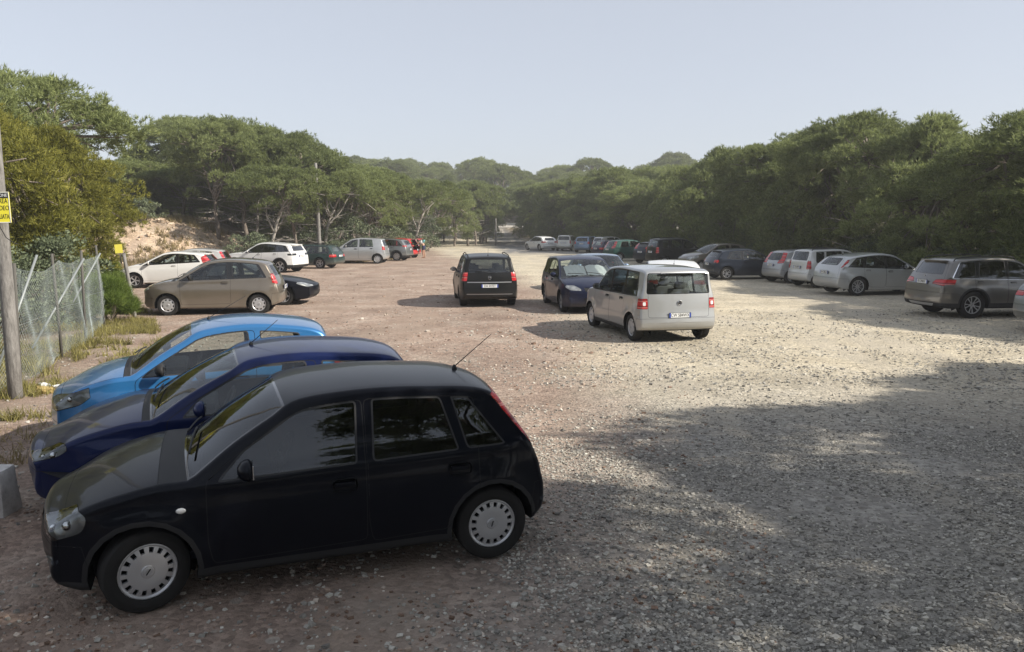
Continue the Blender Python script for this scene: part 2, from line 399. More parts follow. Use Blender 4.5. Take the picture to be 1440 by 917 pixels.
def car_shape(sp, ds):
    S = Shape(); L, hw, Hh = sp['L'], sp['W'] / 2, sp['H']; S.L = L; S.hw = hw; S.H = Hh
    S.fo = sp['fo']; S.wb = sp['wb']; S.R = sp['R']; S.xo = S.fo + S.wb / 2     # x = xo - s
    top = sp['top']; pts, idx = catmull(top, lambda a, b: max(1, round(math.dist(a[:2], b[:2]) / ds)))
    tags = {p[2]: idx[i] for i, p in enumerate(top) if len(p) > 2}
    for i in range(1, len(pts)): pts[i][0] = max(pts[i][0], pts[i - 1][0] + 5e-4)
    S.pts = pts; S.tags = tags; n = len(pts)
    b0, b1 = sp.get('belt', (.93, 1.0)); b0 -= .025; b1 -= .025; sC = pts[tags['C']][0]; S.sC = sC
    S.belt = lambda s: b0 + (b1 - b0) * (s - sC) / (L - sC)
    kf, kr = sp.get('kf', .30), sp.get('kr', .17); Lf, Lr = sp.get('Lf', .8), sp.get('Lr', .6)
    tum, sh = sp.get('tum', .30), sp.get('sh', .022)
    ctf, ctr = sp.get('ctf', .05), sp.get('ctr', .04)
    Ra = S.R + sp.get('ag', .055); S.Ra = Ra
    zm = .62
    def WS(s, z, flare=True):
        pl = 1.
        if s < Lf: pl -= kf * ((Lf - max(s, 0)) / Lf)**2.5
        if s > L - Lr: pl -= kr * ((min(s, L) - L + Lr) / Lr)**2.5
        zb = S.belt(s); base = hw * pl
        zz = min(z, zb); y = base * (1 - .05 * ((zz - zm) / .45)**2)
        if z > zb:
            d = z - zb; k = min(d / .06, 1); y -= sh * k * k * (3 - 2 * k) + tum * d * (.7 + .55 * d)
            y -= ctf * max(0, (sC + .9 - s) / .9)**1.5 * min(d / .2, 1) * .6 + ctr * max(0, (s - L + 1.2) / 1.2)**1.6 * min(d / .2, 1)
        elif flare:
            for sc in (S.fo, S.fo + S.wb):
                r = math.hypot(s - sc, z - S.R); y += .020 * math.exp(-((r - Ra - .01) / .075)**2)
            zc = sp.get('crease', zb - .13)
            y += sp.get('ck', .007) * math.tanh((zc - z) / .025) * (1 if z < zb else 0)
        return y
    S.WS = WS
    # crown per station
    cr = []
    tC, tH, tR, tB = (tags[k] for k in 'CHRB')
    for i, (s, z) in enumerate(pts):
        if i < tC: c = .055 + .09 * max(0, 1 - s / .35)**2
        elif i < tH: c = sp.get('wcrown', .085)
        elif i < tR: c = sp.get('rcrown', .036)
        elif i < tB: c = .06
        else: c = .06 + .02 * (i - tB) / max(1, n - 1 - tB)
        cr.append(c)
    for _ in range(3): cr = [cr[0]] + [(cr[i - 1] + cr[i] * 2 + cr[i + 1]) / 4 for i in range(1, n - 1)] + [cr[-1]]
    nr = []
    for i in range(n):
        a, b = pts[max(i - 1, 0)], pts[min(i + 1, n - 1)]; d = Vector((b[0] - a[0], b[1] - a[1])).normalized(); nr.append(Vector((d.y, -d.x)))
    nr[0] = Vector((1, 0)); nr[-1] = Vector((-1, 0))
    for _ in range(3): nr = [nr[0]] + [((nr[i - 1] + nr[i] * 2 + nr[i + 1])).normalized() for i in range(1, n - 1)] + [nr[-1]]
    zf, zr_ = sp.get('zf', .20), sp.get('zrb', .27); zs = sp.get('zs', .19); z0 = pts[0][1]; z1 = pts[-1][1]
    def zbot(s):
        z = zs + (zf - zs) * max(0, 1 - s / .9) + (zr_ - zs) * max(0, 1 - (L - s) / .9)
        if s < .2: z = z0 - (z0 - zf) * math.sqrt(max(0, 1 - (1 - s / .2)**2))
        if L - s < .16: z = z1 - (z1 - zr_) * math.sqrt(max(0, 1 - (1 - (L - s) / .16)**2))
        return z
    S.zbot = zbot
    fr = .052
    FT = [0, .2, .4, .58, .74, .87, 1.0]; TH = [R_(25), R_(50), R_(75)]
    rows = []
    Tin = []; Bin = []
    for i, (s, z) in enumerate(pts):
        c, nn = cr[i], nr[i]
        Tin.append([s + nn.x * (c + fr), z + nn.y * (c + fr)])
        zb_ = zbot(s); e = .02
        db = Vector((e * 2, zbot(min(s + e, L)) - zbot(max(s - e, 0)))).normalized(); nb = Vector((-db.y, db.x))
        if s < .004: nb = Vector((1, 0))
        if L - s < .004: nb = Vector((-1, 0))
        cb = cr[i] * max(0, 1 - s / .3) + cr[i] * max(0, 1 - (L - s) / .3)
        Bin.append([s + nb.x * (cb + fr), zb_ + nb.y * (cb + fr), nb, cb])
    for ch in (Tin, Bin):
        for i in range(1, n // 2): ch[i][0] = max(ch[i][0], ch[i - 1][0] + 1e-4)
        for i in range(n - 2, n // 2 - 1, -1): ch[i][0] = min(ch[i][0], ch[i + 1][0] - 1e-4)
        for i in range(1, n): ch[i][0] = max(ch[i][0], ch[i - 1][0] + 1e-4)
    S.Tin = Tin
    NG, NB = sp.get('ng', 5), sp.get('nb', 9)
    grid = []; zone = None
    for i, (s, z) in enumerate(pts):
        c, nn = cr[i], nr[i]; ti = Tin[i]; bi = Bin[i]; row = []; zn = []
        if ti[1] < bi[1]: m_ = (ti[1] + bi[1]) / 2; ti[1] = bi[1] = m_
        yT = WS(*ti[:2]); yB = WS(*bi[:2])
        for f in FT:
            row.append((s + nn.x * c * f * f, f * (yT - fr), z + nn.y * c * f * f)); zn.append(0)
        for th in TH:
            d = c + fr * (1 - math.cos(th)); row.append((s + nn.x * d, yT - fr + fr * math.sin(th), z + nn.y * d)); zn.append(1)
        zb = min(S.belt(ti[0]), ti[1] - .004); zb = max(zb, bi[1] + .001) if ti[1] > bi[1] + .005 else (ti[1] + bi[1]) / 2
        tb = (ti[1] - zb) / max(ti[1] - bi[1], 1e-6)
        for k in range(NG):
            t = tb * k / NG; ps, pz = ti[0] + (bi[0] - ti[0]) * t, ti[1] + (bi[1] - ti[1]) * t
            row.append((ps, WS(ps, pz), pz)); zn.append(2)
        for k in range(NB + 1):
            t = tb + (1 - tb) * (k / NB); ps, pz = ti[0] + (bi[0] - ti[0]) * t, ti[1] + (bi[1] - ti[1]) * t
            row.append((ps, WS(ps, pz), pz)); zn.append(2)
        nb, cb = bi[2], bi[3]; zb_ = zbot(s)
        for th in TH[::-1]:
            d = cb + fr * (1 - math.cos(th)); row.append((s + nb.x * d, yB - fr + fr * math.sin(th), zb_ + nb.y * d)); zn.append(3)
        for f in (1., .64, 0):
            row.append((s + nb.x * cb * f * f, f * (yB - fr), zb_ + nb.y * cb * f * f)); zn.append(3)
        grid.append(row); zone = zn
    S.grid = grid; S.zone = zone; return S

def topz(S, s):
    T = S.Tin
    for a, b in zip(T, T[1:]):
        if a[0] <= s <= b[0]: return a[1] + (b[1] - a[1]) * (s - a[0]) / max(b[0] - a[0], 1e-6)
    return T[-1][1] if s > T[-1][0] else T[0][1]
def pane(S, s0b, s0t, s1t, s1b, off=.045, zo=.02, zadd=0.):
    """window outline in the side view: belt below, roof curve above"""
    X = lambda s: S.xo - s
    zb = lambda s: S.belt(s) + zo + zadd
    n = 9; tp = []
    for k in range(n + 1):
        s = s0t + (s1t - s0t) * k / n; z = topz(S, s) - off
        if z > zb(s) + .01: tp.append((s, z))
    poly = [(s0b, zb(s0b))] + tp + [(s1b, zb(s1b))]
    # convex hull keeps the outline convex
    pts = sorted(set(poly)); 
    def half(ps):
        h = []
        for p in ps:
            while len(h) >= 2 and (h[-1][0] - h[-2][0]) * (p[1] - h[-2][1]) - (h[-1][1] - h[-2][1]) * (p[0] - h[-2][0]) <= 0: h.pop()
            h.append(p)
        return h
    lo = half(pts); up = half(pts[::-1]); hull = lo[:-1] + up[:-1]
    return [(X(s), z) for s, z in hull]

WHEELS = {}
def wheel_meshes(R, rr, wd, style, n, col):
    key = (R, rr, wd, style, n, col)
    if key in WHEELS: return WHEELS[key]
    bm = bmesh.new(); h = wd / 2
    prof = [(rr * .96, h * .55), (rr * 1.0, h * .93), (rr * 1.06, h * 1.0), ((R + rr) / 2, h * 1.07), (R * .955, h * .95), (R * .985, h * .8)]
    g = R * .972
    for a in (.55, .2, -.2, -.55): prof += [(R, h * (a + .16)), (R, h * (a + .05)), (g, h * (a + .035)), (g, h * (a - .035))]
    prof += [(R * .985, -h * .8), (R * .955, -h * .95), (rr, -h * .9), (rr * .96, -h * .5)]
    add_lathe(bm, prof, 40)
    # tread blocks: notch alternating columns on the shoulders
    bmesh.ops.recalc_face_normals(bm, faces=bm.faces)
    for f in bm.faces: f.smooth = True
    ty = bpy.data.meshes.new('tyre'); bm.to_mesh(ty); bm.free(); ty.materials.append(M_tyred if False else M_tyre); ty.set_sharp_from_angle(angle=R_(35))
    bm = bmesh.new()
    add_lathe(bm, [(0.001, -h * .2), (rr * .96, -h * .2), (rr * .97, h * .6)], 32, mi=1)      # dark backing barrel
    m = {'cover': n * 4, 'spoke': n * 8}[style]
    def yy(r):
        t = r / rr
        if style == 'cover': return h * (.86 - .16 * max(0, (t - .45) / .55)**2 + (.05 if t < .22 else 0) - (.03 if .22 <= t < .42 else 0)) + (.012 if t > .9 else 0)
        return h * (.62 + .22 * t)
    if style == 'cover': radii = [.0, .1, .2, .23, .42, .55, .645, .67, .86, .885, .95, 1.0, 1.03]
    else: radii = [.0, .14, .2, .26, .4, .55, .7, .84, .9, .97, 1.03]
    ring = []
    for r in radii:
        ring.append([bm.verts.new((max(r, .001) * rr * math.cos(2 * math.pi * k / m), yy(r * rr), max(r, .001) * rr * math.sin(2 * math.pi * k / m))) for k in range(m)])
    for j in range(len(radii) - 1):
        rm = (radii[j] + radii[j + 1]) / 2
        for k in range(m):
            if style == 'cover' and .66 < rm < .87 and k % 4 in (1, 2): continue
            if style == 'spoke' and .26 < rm < .9:
                q = k % 8
                wdt = 4 if rm < .4 else (3 if rm < .7 else 2)
                if col == 'multi': keep = q in (3, 4)
                elif col == 'split': keep = q in ((2, 3, 4, 5) if rm < .4 else (2, 5) if rm > .45 else (2, 3, 4, 5))
                else: keep = q in range(4 - (wdt + 1) // 2, 4 - (wdt + 1) // 2 + wdt)
                if not keep: continue
            bm.faces.new((ring[j][k], ring[j + 1][k], ring[j + 1][(k + 1) % m], ring[j][(k + 1) % m]))
    bnd = [e for e in bm.edges if e.is_boundary and all(h * .4 < v.co.y and rr * .2 < Vector((v.co.x, v.co.z)).length < rr * 1.01 for v in e.verts)]
    r = bmesh.ops.extrude_edge_only(bm, edges=bnd)
    for v in r['geom']:
        if isinstance(v, bmesh.types.BMVert): v.co.y -= .02
    # lug hints + centre badge
    add_lathe(bm, [(rr * .145, yy(0) + .001), (rr * .14, yy(0) + .005), (rr * .11, yy(0) + .005), (rr * .10, yy(0) + .002)], 20, mi=0)
    add_box(bm, (0, yy(0) + .004, 0), (rr * .24, .004, rr * .035), Matrix.Rotation(.5, 3, 'Y'), mi=1)
    if style == 'spoke':
        for k in range(5):
            a = 2 * math.pi * k / 5; add_lathe(bm, [(.009, h * .62 + .012), (.001, h * .62 + .014)], 6, mi=1, org=(.05 * math.cos(a), 0, .05 * math.sin(a)))
    bmesh.ops.recalc_face_normals(bm, faces=bm.faces)
    ri = bpy.data.meshes.new('rim'); bm.to_mesh(ri); bm.free()
    ri.materials.append(M_rimd if col == 'split_dark' else M_rim); ri.materials.append(M_disc)
    smooth(ri, 30); WHEELS[key] = (ty, ri); return WHEELS[key]

def rbox_mesh(name, s, bev, mat):
    bm = bmesh.new(); add_box(bm, (0, 0, 0), s, bev=bev); me = bpy.data.meshes.new(name); bm.to_mesh(me); bm.free(); me.materials.append(mat); return smooth(me, 50)
SEAT = {}
def seat_mesh(mat):
    if mat.name in SEAT: return SEAT[mat.name]
    bm = bmesh.new()
    add_box(bm, (.05, 0, .12), (.52, .50, .18), bev=.05); add_box(bm, (-.27, 0, .46), (.16, .48, .62), Matrix.Rotation(-.28, 3, 'Y'), bev=.06)
    add_box(bm, (-.40, 0, .86), (.10, .26, .19), Matrix.Rotation(-.2, 3, 'Y'), bev=.04)
    me = bpy.data.meshes.new('seat'); bm.to_mesh(me); bm.free(); me.materials.append(mat); SEAT[mat.name] = smooth(me, 50); return me

def make_car(name, label, cat, sp, mat, loc, yaw, scale=1., det=1, group=None):
    ds = {2: .055, 1: .085, 0: .11}[det]
    sp = dict(sp); sp['nb'] = {2: 13, 1: 9, 0: 7}[det]; sp['ng'] = {2: 7, 1: 5, 0: 4}[det]
    S = car_shape(sp, ds); X = lambda s: S.xo - s; L = S.L
    root = empty(name, loc, R_(yaw)); root.scale = (scale,) * 3
    tag(root, label, cat, group)
    bm = bmesh.new(); zl = bm.faces.layers.int.new('zone'); sl = bm.faces.layers.int.new('st'); fl = bm.faces.layers.int.new('fr')
    gv = [[bm.verts.new((X(p[0]), p[1], p[2])) for p in row] for row in S.grid]
    for i in range(len(gv) - 1):
        for j in range(len(gv[0]) - 1):
            try: f = bm.faces.new((gv[i][j], gv[i][j + 1], gv[i + 1][j + 1], gv[i + 1][j]))
            except ValueError: continue
            f[zl] = S.zone[min(j + 1, len(S.zone) - 1)] if j >= 6 else 0; f[sl] = i; f[fl] = j; f.smooth = True
    bmesh.ops.remove_doubles(bm, verts=bm.verts, dist=6e-4)
    bmesh.ops.dissolve_degenerate(bm, edges=bm.edges, dist=2e-4)
    bmesh.ops.recalc_face_normals(bm, faces=bm.faces)
    c_ = sum(((f.calc_center_median() - Vector((0, 0, .7))).dot(f.normal) for f in bm.faces))
    if c_ < 0: bmesh.ops.reverse_faces(bm, faces=bm.faces)
    # reference surface for shading normals
    ref = bm.copy(); r = bmesh.ops.duplicate(ref, geom=ref.faces[:] + ref.edges[:] + ref.verts[:])
    dv = [g for g in r['geom'] if isinstance(g, bmesh.types.BMVert)]; df = [g for g in r['geom'] if isinstance(g, bmesh.types.BMFace)]
    for v in dv: v.co.y *= -1
    bmesh.ops.reverse_faces(ref, faces=df); bmesh.ops.remove_doubles(ref, verts=ref.verts, dist=5e-4); bmesh.ops.triangulate(ref, faces=ref.faces)
    ref.normal_update(); ref.faces.ensure_lookup_table(); bvh = BVHTree.FromBMesh(ref)
    def refn(p):
        co, no, fi, d = bvh.find_nearest(p)
        if fi is None: return Vector((0, 0, 1))
        f = ref.faces[fi]; ws = poly_3d_calc([v.co for v in f.verts], co); nn = Vector((0, 0, 0))
        for w_, v in zip(ws, f.verts): nn += v.normal * w_
        return nn.normalized()
    MI = [mat, M_gapd if mat.name in ('paint_black', 'paint_navy') else M_gap, M_trim, M_liner, M_gloss, M_chrome, sp.get('glass', M_glass), M_red, M_head, M_clear, M_rim, M_seal, M_lens]
    def to_mesh(b, nm, side, flat=()):
        """side: 0 both halves welded, 1 left as is, -1 mirrored"""
        b = b.copy()
        if side == 0:
            r = bmesh.ops.duplicate(b, geom=b.faces[:] + b.edges[:] + b.verts[:])
            for g in r['geom']:
                if isinstance(g, bmesh.types.BMVert): g.co.y *= -1
            bmesh.ops.reverse_faces(b, faces=[g for g in r['geom'] if isinstance(g, bmesh.types.BMFace)])
            bmesh.ops.remove_doubles(b, verts=[v for v in b.verts if abs(v.co.y) < 1e-4], dist=1e-4)
        elif side == -1:
            for v in b.verts: v.co.y *= -1
            bmesh.ops.reverse_faces(b, faces=b.faces)
        me = bpy.data.meshes.new(nm); b.to_mesh(me); b.free()
        for m_ in MI: me.materials.append(m_)
        cache = {}
        nls = []
        for p in me.polygons:
            p.use_smooth = True
            for li in p.loop_indices:
                vi = me.loops[li].vertex_index
                if p.material_index == 3: nls.append(p.normal[:]); continue
                if vi not in cache: cache[vi] = refn(me.vertices[vi].co)
                q = cache[vi]; nls.append(q[:] if q.dot(p.normal) > .15 else p.normal[:])
        me.normals_split_custom_set(nls)
        return me
    def take(faces):
        fs = set(f for f in faces if f.is_valid)
        nb = bm.copy(); bm.faces.index_update(); ids = {f.index for f in fs}
        nb.faces.ensure_lookup_table(); bmesh.ops.delete(nb, geom=[f for f in nb.faces if f.index not in ids], context='FACES')
        bmesh.ops.delete(bm, geom=list(fs), context='FACES'); return nb
    def part(faces, nm, sym, parent=root, mi=None, push=0., lab=None):
        if not faces: return []
        if mi is not None:
            for f in faces:
                if f.is_valid and f.material_index != 1: f.material_index = mi
        b = take(faces); res = []
        if push:
            b.normal_update()
            for v in b.verts: v.co -= refn(v.co) * push
        for sd_ in ((1, -1) if sym else (0,)):
            res.append(obj(nm, to_mesh(b, nm, sd_), parent))
        b.free(); return res
    Z = lambda *z: [f for f in bm.faces if f[zl] in z]
    R = S.R; Ra = S.Ra; aF, aR = S.fo, S.fo + S.wb
    # wheel arches
    for sc in (aF, aR):
        tr = sp.get('archtrim', 0)
        if tr:
            for f in cut(bm, Z(1, 2), circ(X(sc), R, Ra + tr)): f.material_index = 2
        ins = cut(bm, [f for f in Z(2, 3) if f.calc_center_median().y > S.hw * .5], circ(X(sc), R, Ra))
        bmesh.ops.delete(bm, geom=ins, context='FACES')
        be = [e for e in bm.edges if e.is_boundary and all(abs(math.hypot(v.co.x - X(sc), v.co.z - R) - Ra) < .012 and v.co.y > .3 for v in e.verts)]
        ex = bmesh.ops.extrude_edge_only(bm, edges=be)['geom']
        for g in ex:
            if isinstance(g, bmesh.types.BMVert): g.co.y = S.hw * .60
            if isinstance(g, bmesh.types.BMFace): g.material_index = 3; g[zl] = 9
        cc = bm.verts.new((X(sc), S.hw * .60, R)); rg = [bm.verts.new((X(sc) + (Ra + .004) * math.cos(t), S.hw * .60, R + (Ra + .004) * math.sin(t))) for t in [math.pi * (k / 16 * 1.3 - .15) for k in range(17)]]
        for a, b in zip(rg, rg[1:]):
            f = bm.faces.new((cc, b, a)); f.material_index = 3; f[zl] = 9
    # lower cladding
    cz = sp.get('clad')
    if cz:
        for f in cut(bm, Z(1, 2, 3), [(X(-.1), 0), (X(L + .1), 0), (X(L + .1), cz), (X(-.1), cz)]):
            f.material_index = 2
    # dark window surround, then panes
    if sp.get('dlochrome'):
        for f in cut(bm, Z(1, 2), roundpoly(pane(S, sp['dlo'][0] - .03, sp['dlo'][1], sp['dlo'][2] + .02, sp['dlo'][3] + .04, off=.004, zo=-.012), .03)): f.material_index = 5
    if sp.get('dlo'):
        for f in cut(bm, Z(2), roundpoly(pane(S, *sp['dlo'], off=.006, zo=-.006), .03)): f.material_index = 4
    for pn in sp['panes']:
        fs = cut(bm, Z(2), roundpoly(pane(S, *pn, off=sp.get('woff', .020), zo=.006), .035))
        fs = rim(bm, fs, .014, 11)
        part(fs, 'window', True, mi=6, push=.004)
    tC, tH, tR, tB = (S.tags[k] for k in 'CHRB')
    fs = [f for f in bm.faces if f[zl] == 0 and tC <= f[sl] < tH and f[fl] <= 5]
    fs = rim(bm, fs, .02, 4); part(fs, 'windscreen', False, mi=6, push=.003)
    # rear glass
    rg = sp['rglass']            # (half width bottom, half width top, z bottom, z top)
    behind = [f for f in bm.faces if f[zl] in (0, 1, 2) and f.calc_center_median().x < X(S.pts[tR][0] - .02)]
    poly = roundpoly([(rg[0], rg[2]), (rg[1], rg[3]), (-rg[1], rg[3]), (-rg[0], rg[2])], .05)
    fs = cut(bm, behind, poly, 'yz')
    tg_glass = rim(bm, fs, .016, 4)
    rear_glass = part(tg_glass, 'rear_window', False, mi=6 if not sp.get('rdark') else 6, push=.003)
    # lamps
    for nm, mi_, polys in sp.get('lamps', ()):
        reg = set()
        if len(polys) == 2 and polys[1][0] == 'xy':
            a_ = cut(bm, [f for f in Z(0, 1, 2) if f[sl] < tC and f.material_index != 1], roundpoly([(X(a), b) for a, b in polys[0][2]], .05, 4), 'xz')
            reg.update(cut(bm, a_, roundpoly([(X(a), b) for a, b in polys[1][2]], .02, 2), 'xy')); polys = ()
        for view, side, pl in polys:
            if view == 'xz': cnd = [f for f in (Z(0, 1, 2) if side == 'R' else Z(1, 2)) if f.calc_center_median().y > S.hw * .5 and (f[zl] or f[sl] >= tR - 1) and ((f.calc_center_median().x > 0) == (side == 'f'))]; pp = [(X(a), b) for a, b in pl]
            elif view == 'yz': cnd = [f for f in Z(0, 1) if ((f.calc_center_median().x > 0) == (side == 'f')) and (f[sl] < tC if side == 'f' else f[sl] >= tR)]; pp = list(pl)
            else: cnd = [f for f in Z(0, 1, 2) if f[sl] < tC]; pp = [(X(a), b) for a, b in pl]
            reg.update(cut(bm, cnd, roundpoly(pp, .02, 2), view))
        reg = [f for f in reg if f.is_valid]
        if not reg: continue
        reg = rim(bm, reg, .005, 1)
        if det == 2 and nm == 'headlight':
            shells = part(reg, nm, True, mi=mi_, push=-.002)
            for sg, o_ in zip((1, -1), shells):
                me = o_.data.copy(); me.name = 'reflector'; inn = bpy.data.objects.new('reflector', me); COL.objects.link(inn); inn.parent = o_
                cen_ = sum((v.co for v in me.vertices), Vector()) / len(me.vertices); nn_ = refn(Vector((cen_.x, abs(cen_.y), cen_.z))); nn_ = Vector((nn_.x, sg * nn_.y, nn_.z))
                for v in me.vertices:
                    q = (v.co - cen_); v.co = cen_ + q * .97 - nn_ * (.025 + .05 * max(0, 1 - (q.length / .16)**2))
                for p_ in me.polygons: p_.material_index = 8
                for p_ in o_.data.polygons:
                    if p_.material_index == 8: p_.material_index = 12
                for dq, rr_ in ((Vector((.0, .0, .01)), .036), (Vector((.09, -.06 * sg, -.01)), .026)):
                    b = bmesh.new()
                    r = bmesh.ops.create_icosphere(b, subdivisions=3, radius=rr_)
                    for v in r['verts']: v.co = v.co + cen_ - nn_ * .045 + dq
                    for f in b.faces: f.smooth = True
                    obj('bulb', b, o_, M_chrome)
            continue
        part(reg, nm, True, mi=mi_, push=-.002)
    # dark grille and intake areas on the nose, panels on the tail
    for nm, mi_, side, pl in sp.get('faces', ()):
        cnd = [f for f in Z(0, 1, 2, 3) if (f.calc_center_median().x > X(.45) if side == 'f' else f.calc_center_median().x < X(L - .35))]
        fs = cut(bm, cnd, roundpoly(list(pl) + [(-a, b) for a, b in pl[::-1]], .03, 2), 'yz')
        fs = rim(bm, fs, .005, 1); part(fs, nm, False, mi=mi_, push=.012)
    # doors
    doors = []
    for (d0, d1) in sp['doors']:
        zl0 = S.zbot(1.5) + .10; b = S.belt(d1); off = .016
        arch = aR - Ra - .03
        lowr = min(d1, arch)
        top = []
        for k in range(11):
            s = d0 + (d1 - d0) * k / 10; z = topz(S, s) - off; top.append((X(s), max(z, S.belt(s) - .12)))
        poly = [(X(d0 + .03), zl0), (X(d0), .45)] + top + ([(X(d1), R + Ra * .95)] if d1 > arch else []) + [(X(lowr), zl0 + .02)]
        # convex hull
        ps = sorted(set((round(a, 5), round(b_, 5)) for a, b_ in poly))
        def hf(q):
            h = []
            for p in q:
                while len(h) >= 2 and (h[-1][0] - h[-2][0]) * (p[1] - h[-2][1]) - (h[-1][1] - h[-2][1]) * (p[0] - h[-2][0]) <= 1e-9: h.pop()
                h.append(p)
            return h
        hull = hf(ps)[:-1] + hf(ps[::-1])[:-1]
        fs = cut(bm, Z(2), roundpoly(hull, .04, 2)); fs = rim(bm, fs, .006, 1)
        q = part(fs, 'door', True); doors.append((q, d0, d1))
        big = 1 if sp.get('bighandle') else 0
        hs = d1 - .16; hz = S.belt(hs) - sp.get('hdrop', .10)
        for k, sg in enumerate((1, -1)):
            if q:
                b = bmesh.new(); yy = S.WS(hs, hz)
                add_box(b, (X(hs), sg * (yy + .010), hz + .006), (.15, .028, .026 + .012 * big), bev=.011); add_box(b, (X(hs), sg * (yy - .003), hz), (.16 + .02 * big, .012, .062 + .03 * big), bev=.024 + .012 * big, mi=1)
                o = obj('door_handle', b, q[k], [M_trim if sp.get('blackhandle') else mat, M_gap]); smooth(o.data, 50)
    # bonnet
    i0 = next(i for i, p in enumerate(S.pts) if p[0] > sp.get('hood0', .16))
    cw_ = sp.get('cowl', 1 if det else 0); fs = [f for f in bm.faces if f[zl] in (0, 1) and i0 <= f[sl] < tC - cw_ and f[fl] <= 6]
    fs = rim(bm, fs, .006, 1); bon = part(fs, 'bonnet', False)
    # cowl strip
    for f in bm.faces:
        if f[zl] == 0 and f[fl] <= 5 and tC - max(1, cw_) <= f[sl] < tC + (1 if det == 2 else 0) and f.material_index == 0: f.material_index = 2
    # bumpers
    for side, zt in (('f', sp.get('zbf', .52)), ('r', sp.get('zbr', .55))):
        if side == 'f': pl = [(X(-.1), 0), (X(-.1), zt), (X(aF - Ra - .02), zt - .02), (X(aF - Ra + .10), 0)]
        else: pl = [(X(L + .1), 0), (X(L + .1), zt), (X(aR + Ra + .02), zt - .02), (X(aR + Ra - .10), 0)]
        fs = cut(bm, Z(0, 1, 2, 3), pl); fs = rim(bm, fs, .005, 1)
        if sp.get('bumpmat') == 'trim':
            for f in fs: f.material_index = 2
        part(fs, 'bumper', False)
    # tailgate
    tw = sp.get('tgw', .86)
    behind = [f for f in bm.faces if f[zl] in (0, 1, 2) and f[sl] >= tR - 1 and f.material_index != 1 and f.calc_center_median().x < X(S.pts[tR][0])]
    zr0 = S.pts[tR][1] - .03
    yb = S.hw * tw; yt = sp.get('tgt', rg[1] + .06)
    fs = cut(bm, behind, roundpoly([(yb, sp.get('zbr', .55) + .012), (yb, sp.get('zbr', .55) + .25), (yt, zr0), (-yt, zr0), (-yb, sp.get('zbr', .55) + .25), (-yb, sp.get('zbr', .55) + .012)], .05, 2), 'yz')
    fs = rim(bm, fs, .006, 1); tg = part(fs, 'tailgate', False)
    if sp.get('open') and tg:
        hx, hz = X(S.pts[tR][0]), S.pts[tR][1]; Mx = Matrix.Translation((hx, 0, hz)) @ Matrix.Rotation(R_(sp['open']), 4, 'Y') @ Matrix.Translation((-hx, 0, -hz))
        for o in tg + rear_glass: o.matrix_local = Mx
    body = obj('body', to_mesh(bm, 'body', 0), root); bm.free()
    # ---- fittings
    wy = {}
    for sc, front in ((aF, 1), (aR, 0)):
        for sg in (1, -1):
            yo = S.hw * .985 - .012
            ty, ri = wheel_meshes(R, sp.get('rr', R * .66), sp.get('tw', .195), *sp['wheel'])
            wo = empty('wheel', (X(sc), sg * (yo - sp.get('tw', .195) / 2), R), 0 if sg > 0 else math.pi, root)
            if front and sp.get('steer'): wo.rotation_euler[2] += R_(sp['steer'])
            wo.rotation_euler[1] = random.uniform(0, 1.2)
            for nm_, me_ in (('tyre', ty), ('rim', ri)):
                o = bpy.data.objects.new(nm_, me_); COL.objects.link(o); o.parent = wo
    # mirrors
    ms = sp.get('ms', S.sC + .38); mz = S.belt(ms) + .09
    for sg in (1, -1):
        b = bmesh.new(); yy = S.WS(ms, mz)
        r = bmesh.ops.create_icosphere(b, subdivisions=3, radius=1)
        for v in r['verts']:
            v.co = Vector((v.co.x * (.075 if v.co.x > 0 else .03), v.co.y * .105, v.co.z * .075)) 
            v.co += Vector((X(ms), sg * (yy + .125), mz))
        for f in b.faces: f.smooth = True
        add_box(b, (X(ms) + .01, sg * (yy + .02), mz - .045), (.06, .1, .035), bev=.01, mi=1)
        add_box(b, (X(ms) - .028, sg * (yy + .125), mz), (.008, .16, .10), bev=.003, mi=2)
        obj('mirror', b, root, [M_trim if sp.get('blackmirror') else mat, M_trim, M_chrome])
    # interior
    if det >= 1 or sp.get('inter'):
        sm = sp.get('seatmat', M_seat); zf_ = .38 + (S.H - 1.45) * .6; sx = S.sC + .95
        for s_, y_, k in ((sx, .36, 1), (sx, -.36, 1), (sx + .85, .36, 0), (sx + .85, -.36, 0)):
            o = bpy.data.objects.new('seat', seat_mesh(sm)); COL.objects.link(o); o.parent = root; o.location = (X(s_), y_ * S.hw / .83, zf_ - (0 if k else .02)); o.scale = (.92, .95 if k else 1.1, .84)
        b = bmesh.new(); add_box(b, (X(S.sC + .36), 0, S.belt(S.sC) - .10), (.5, S.hw * 1.62, .24), bev=.06); add_box(b, (X(S.sC + .46), .36, S.belt(S.sC) + .03), (.24, .34, .08), bev=.03)
        smooth(obj('dashboard', b, root, M_dash).data, 50)
        b = bmesh.new(); rr_ = []
        pts_ = [Vector((0, .185 * math.cos(t), .185 * math.sin(t))) for t in [2 * math.pi * k / 20 for k in range(21)]]
        add_tube(b, pts_, .015, 6, cap=False); add_box(b, (0, 0, -.02), (.03, .33, .05), bev=.01); add_box(b, (0, 0, -.08), (.02, .04, .18), bev=.005)
        o = obj('steering_wheel', b, root, M_dash); o.location = (X(S.sC + .68), .36 * S.hw / .83, S.belt(S.sC) + .02); o.rotation_euler = (0, R_(-25), 0)
        b = bmesh.new(); add_box(b, (X(S.sC + 1.2), 0, .30), (2.4, S.hw * 1.5, .06)); obj('floor_pan', b, root, M_seat)
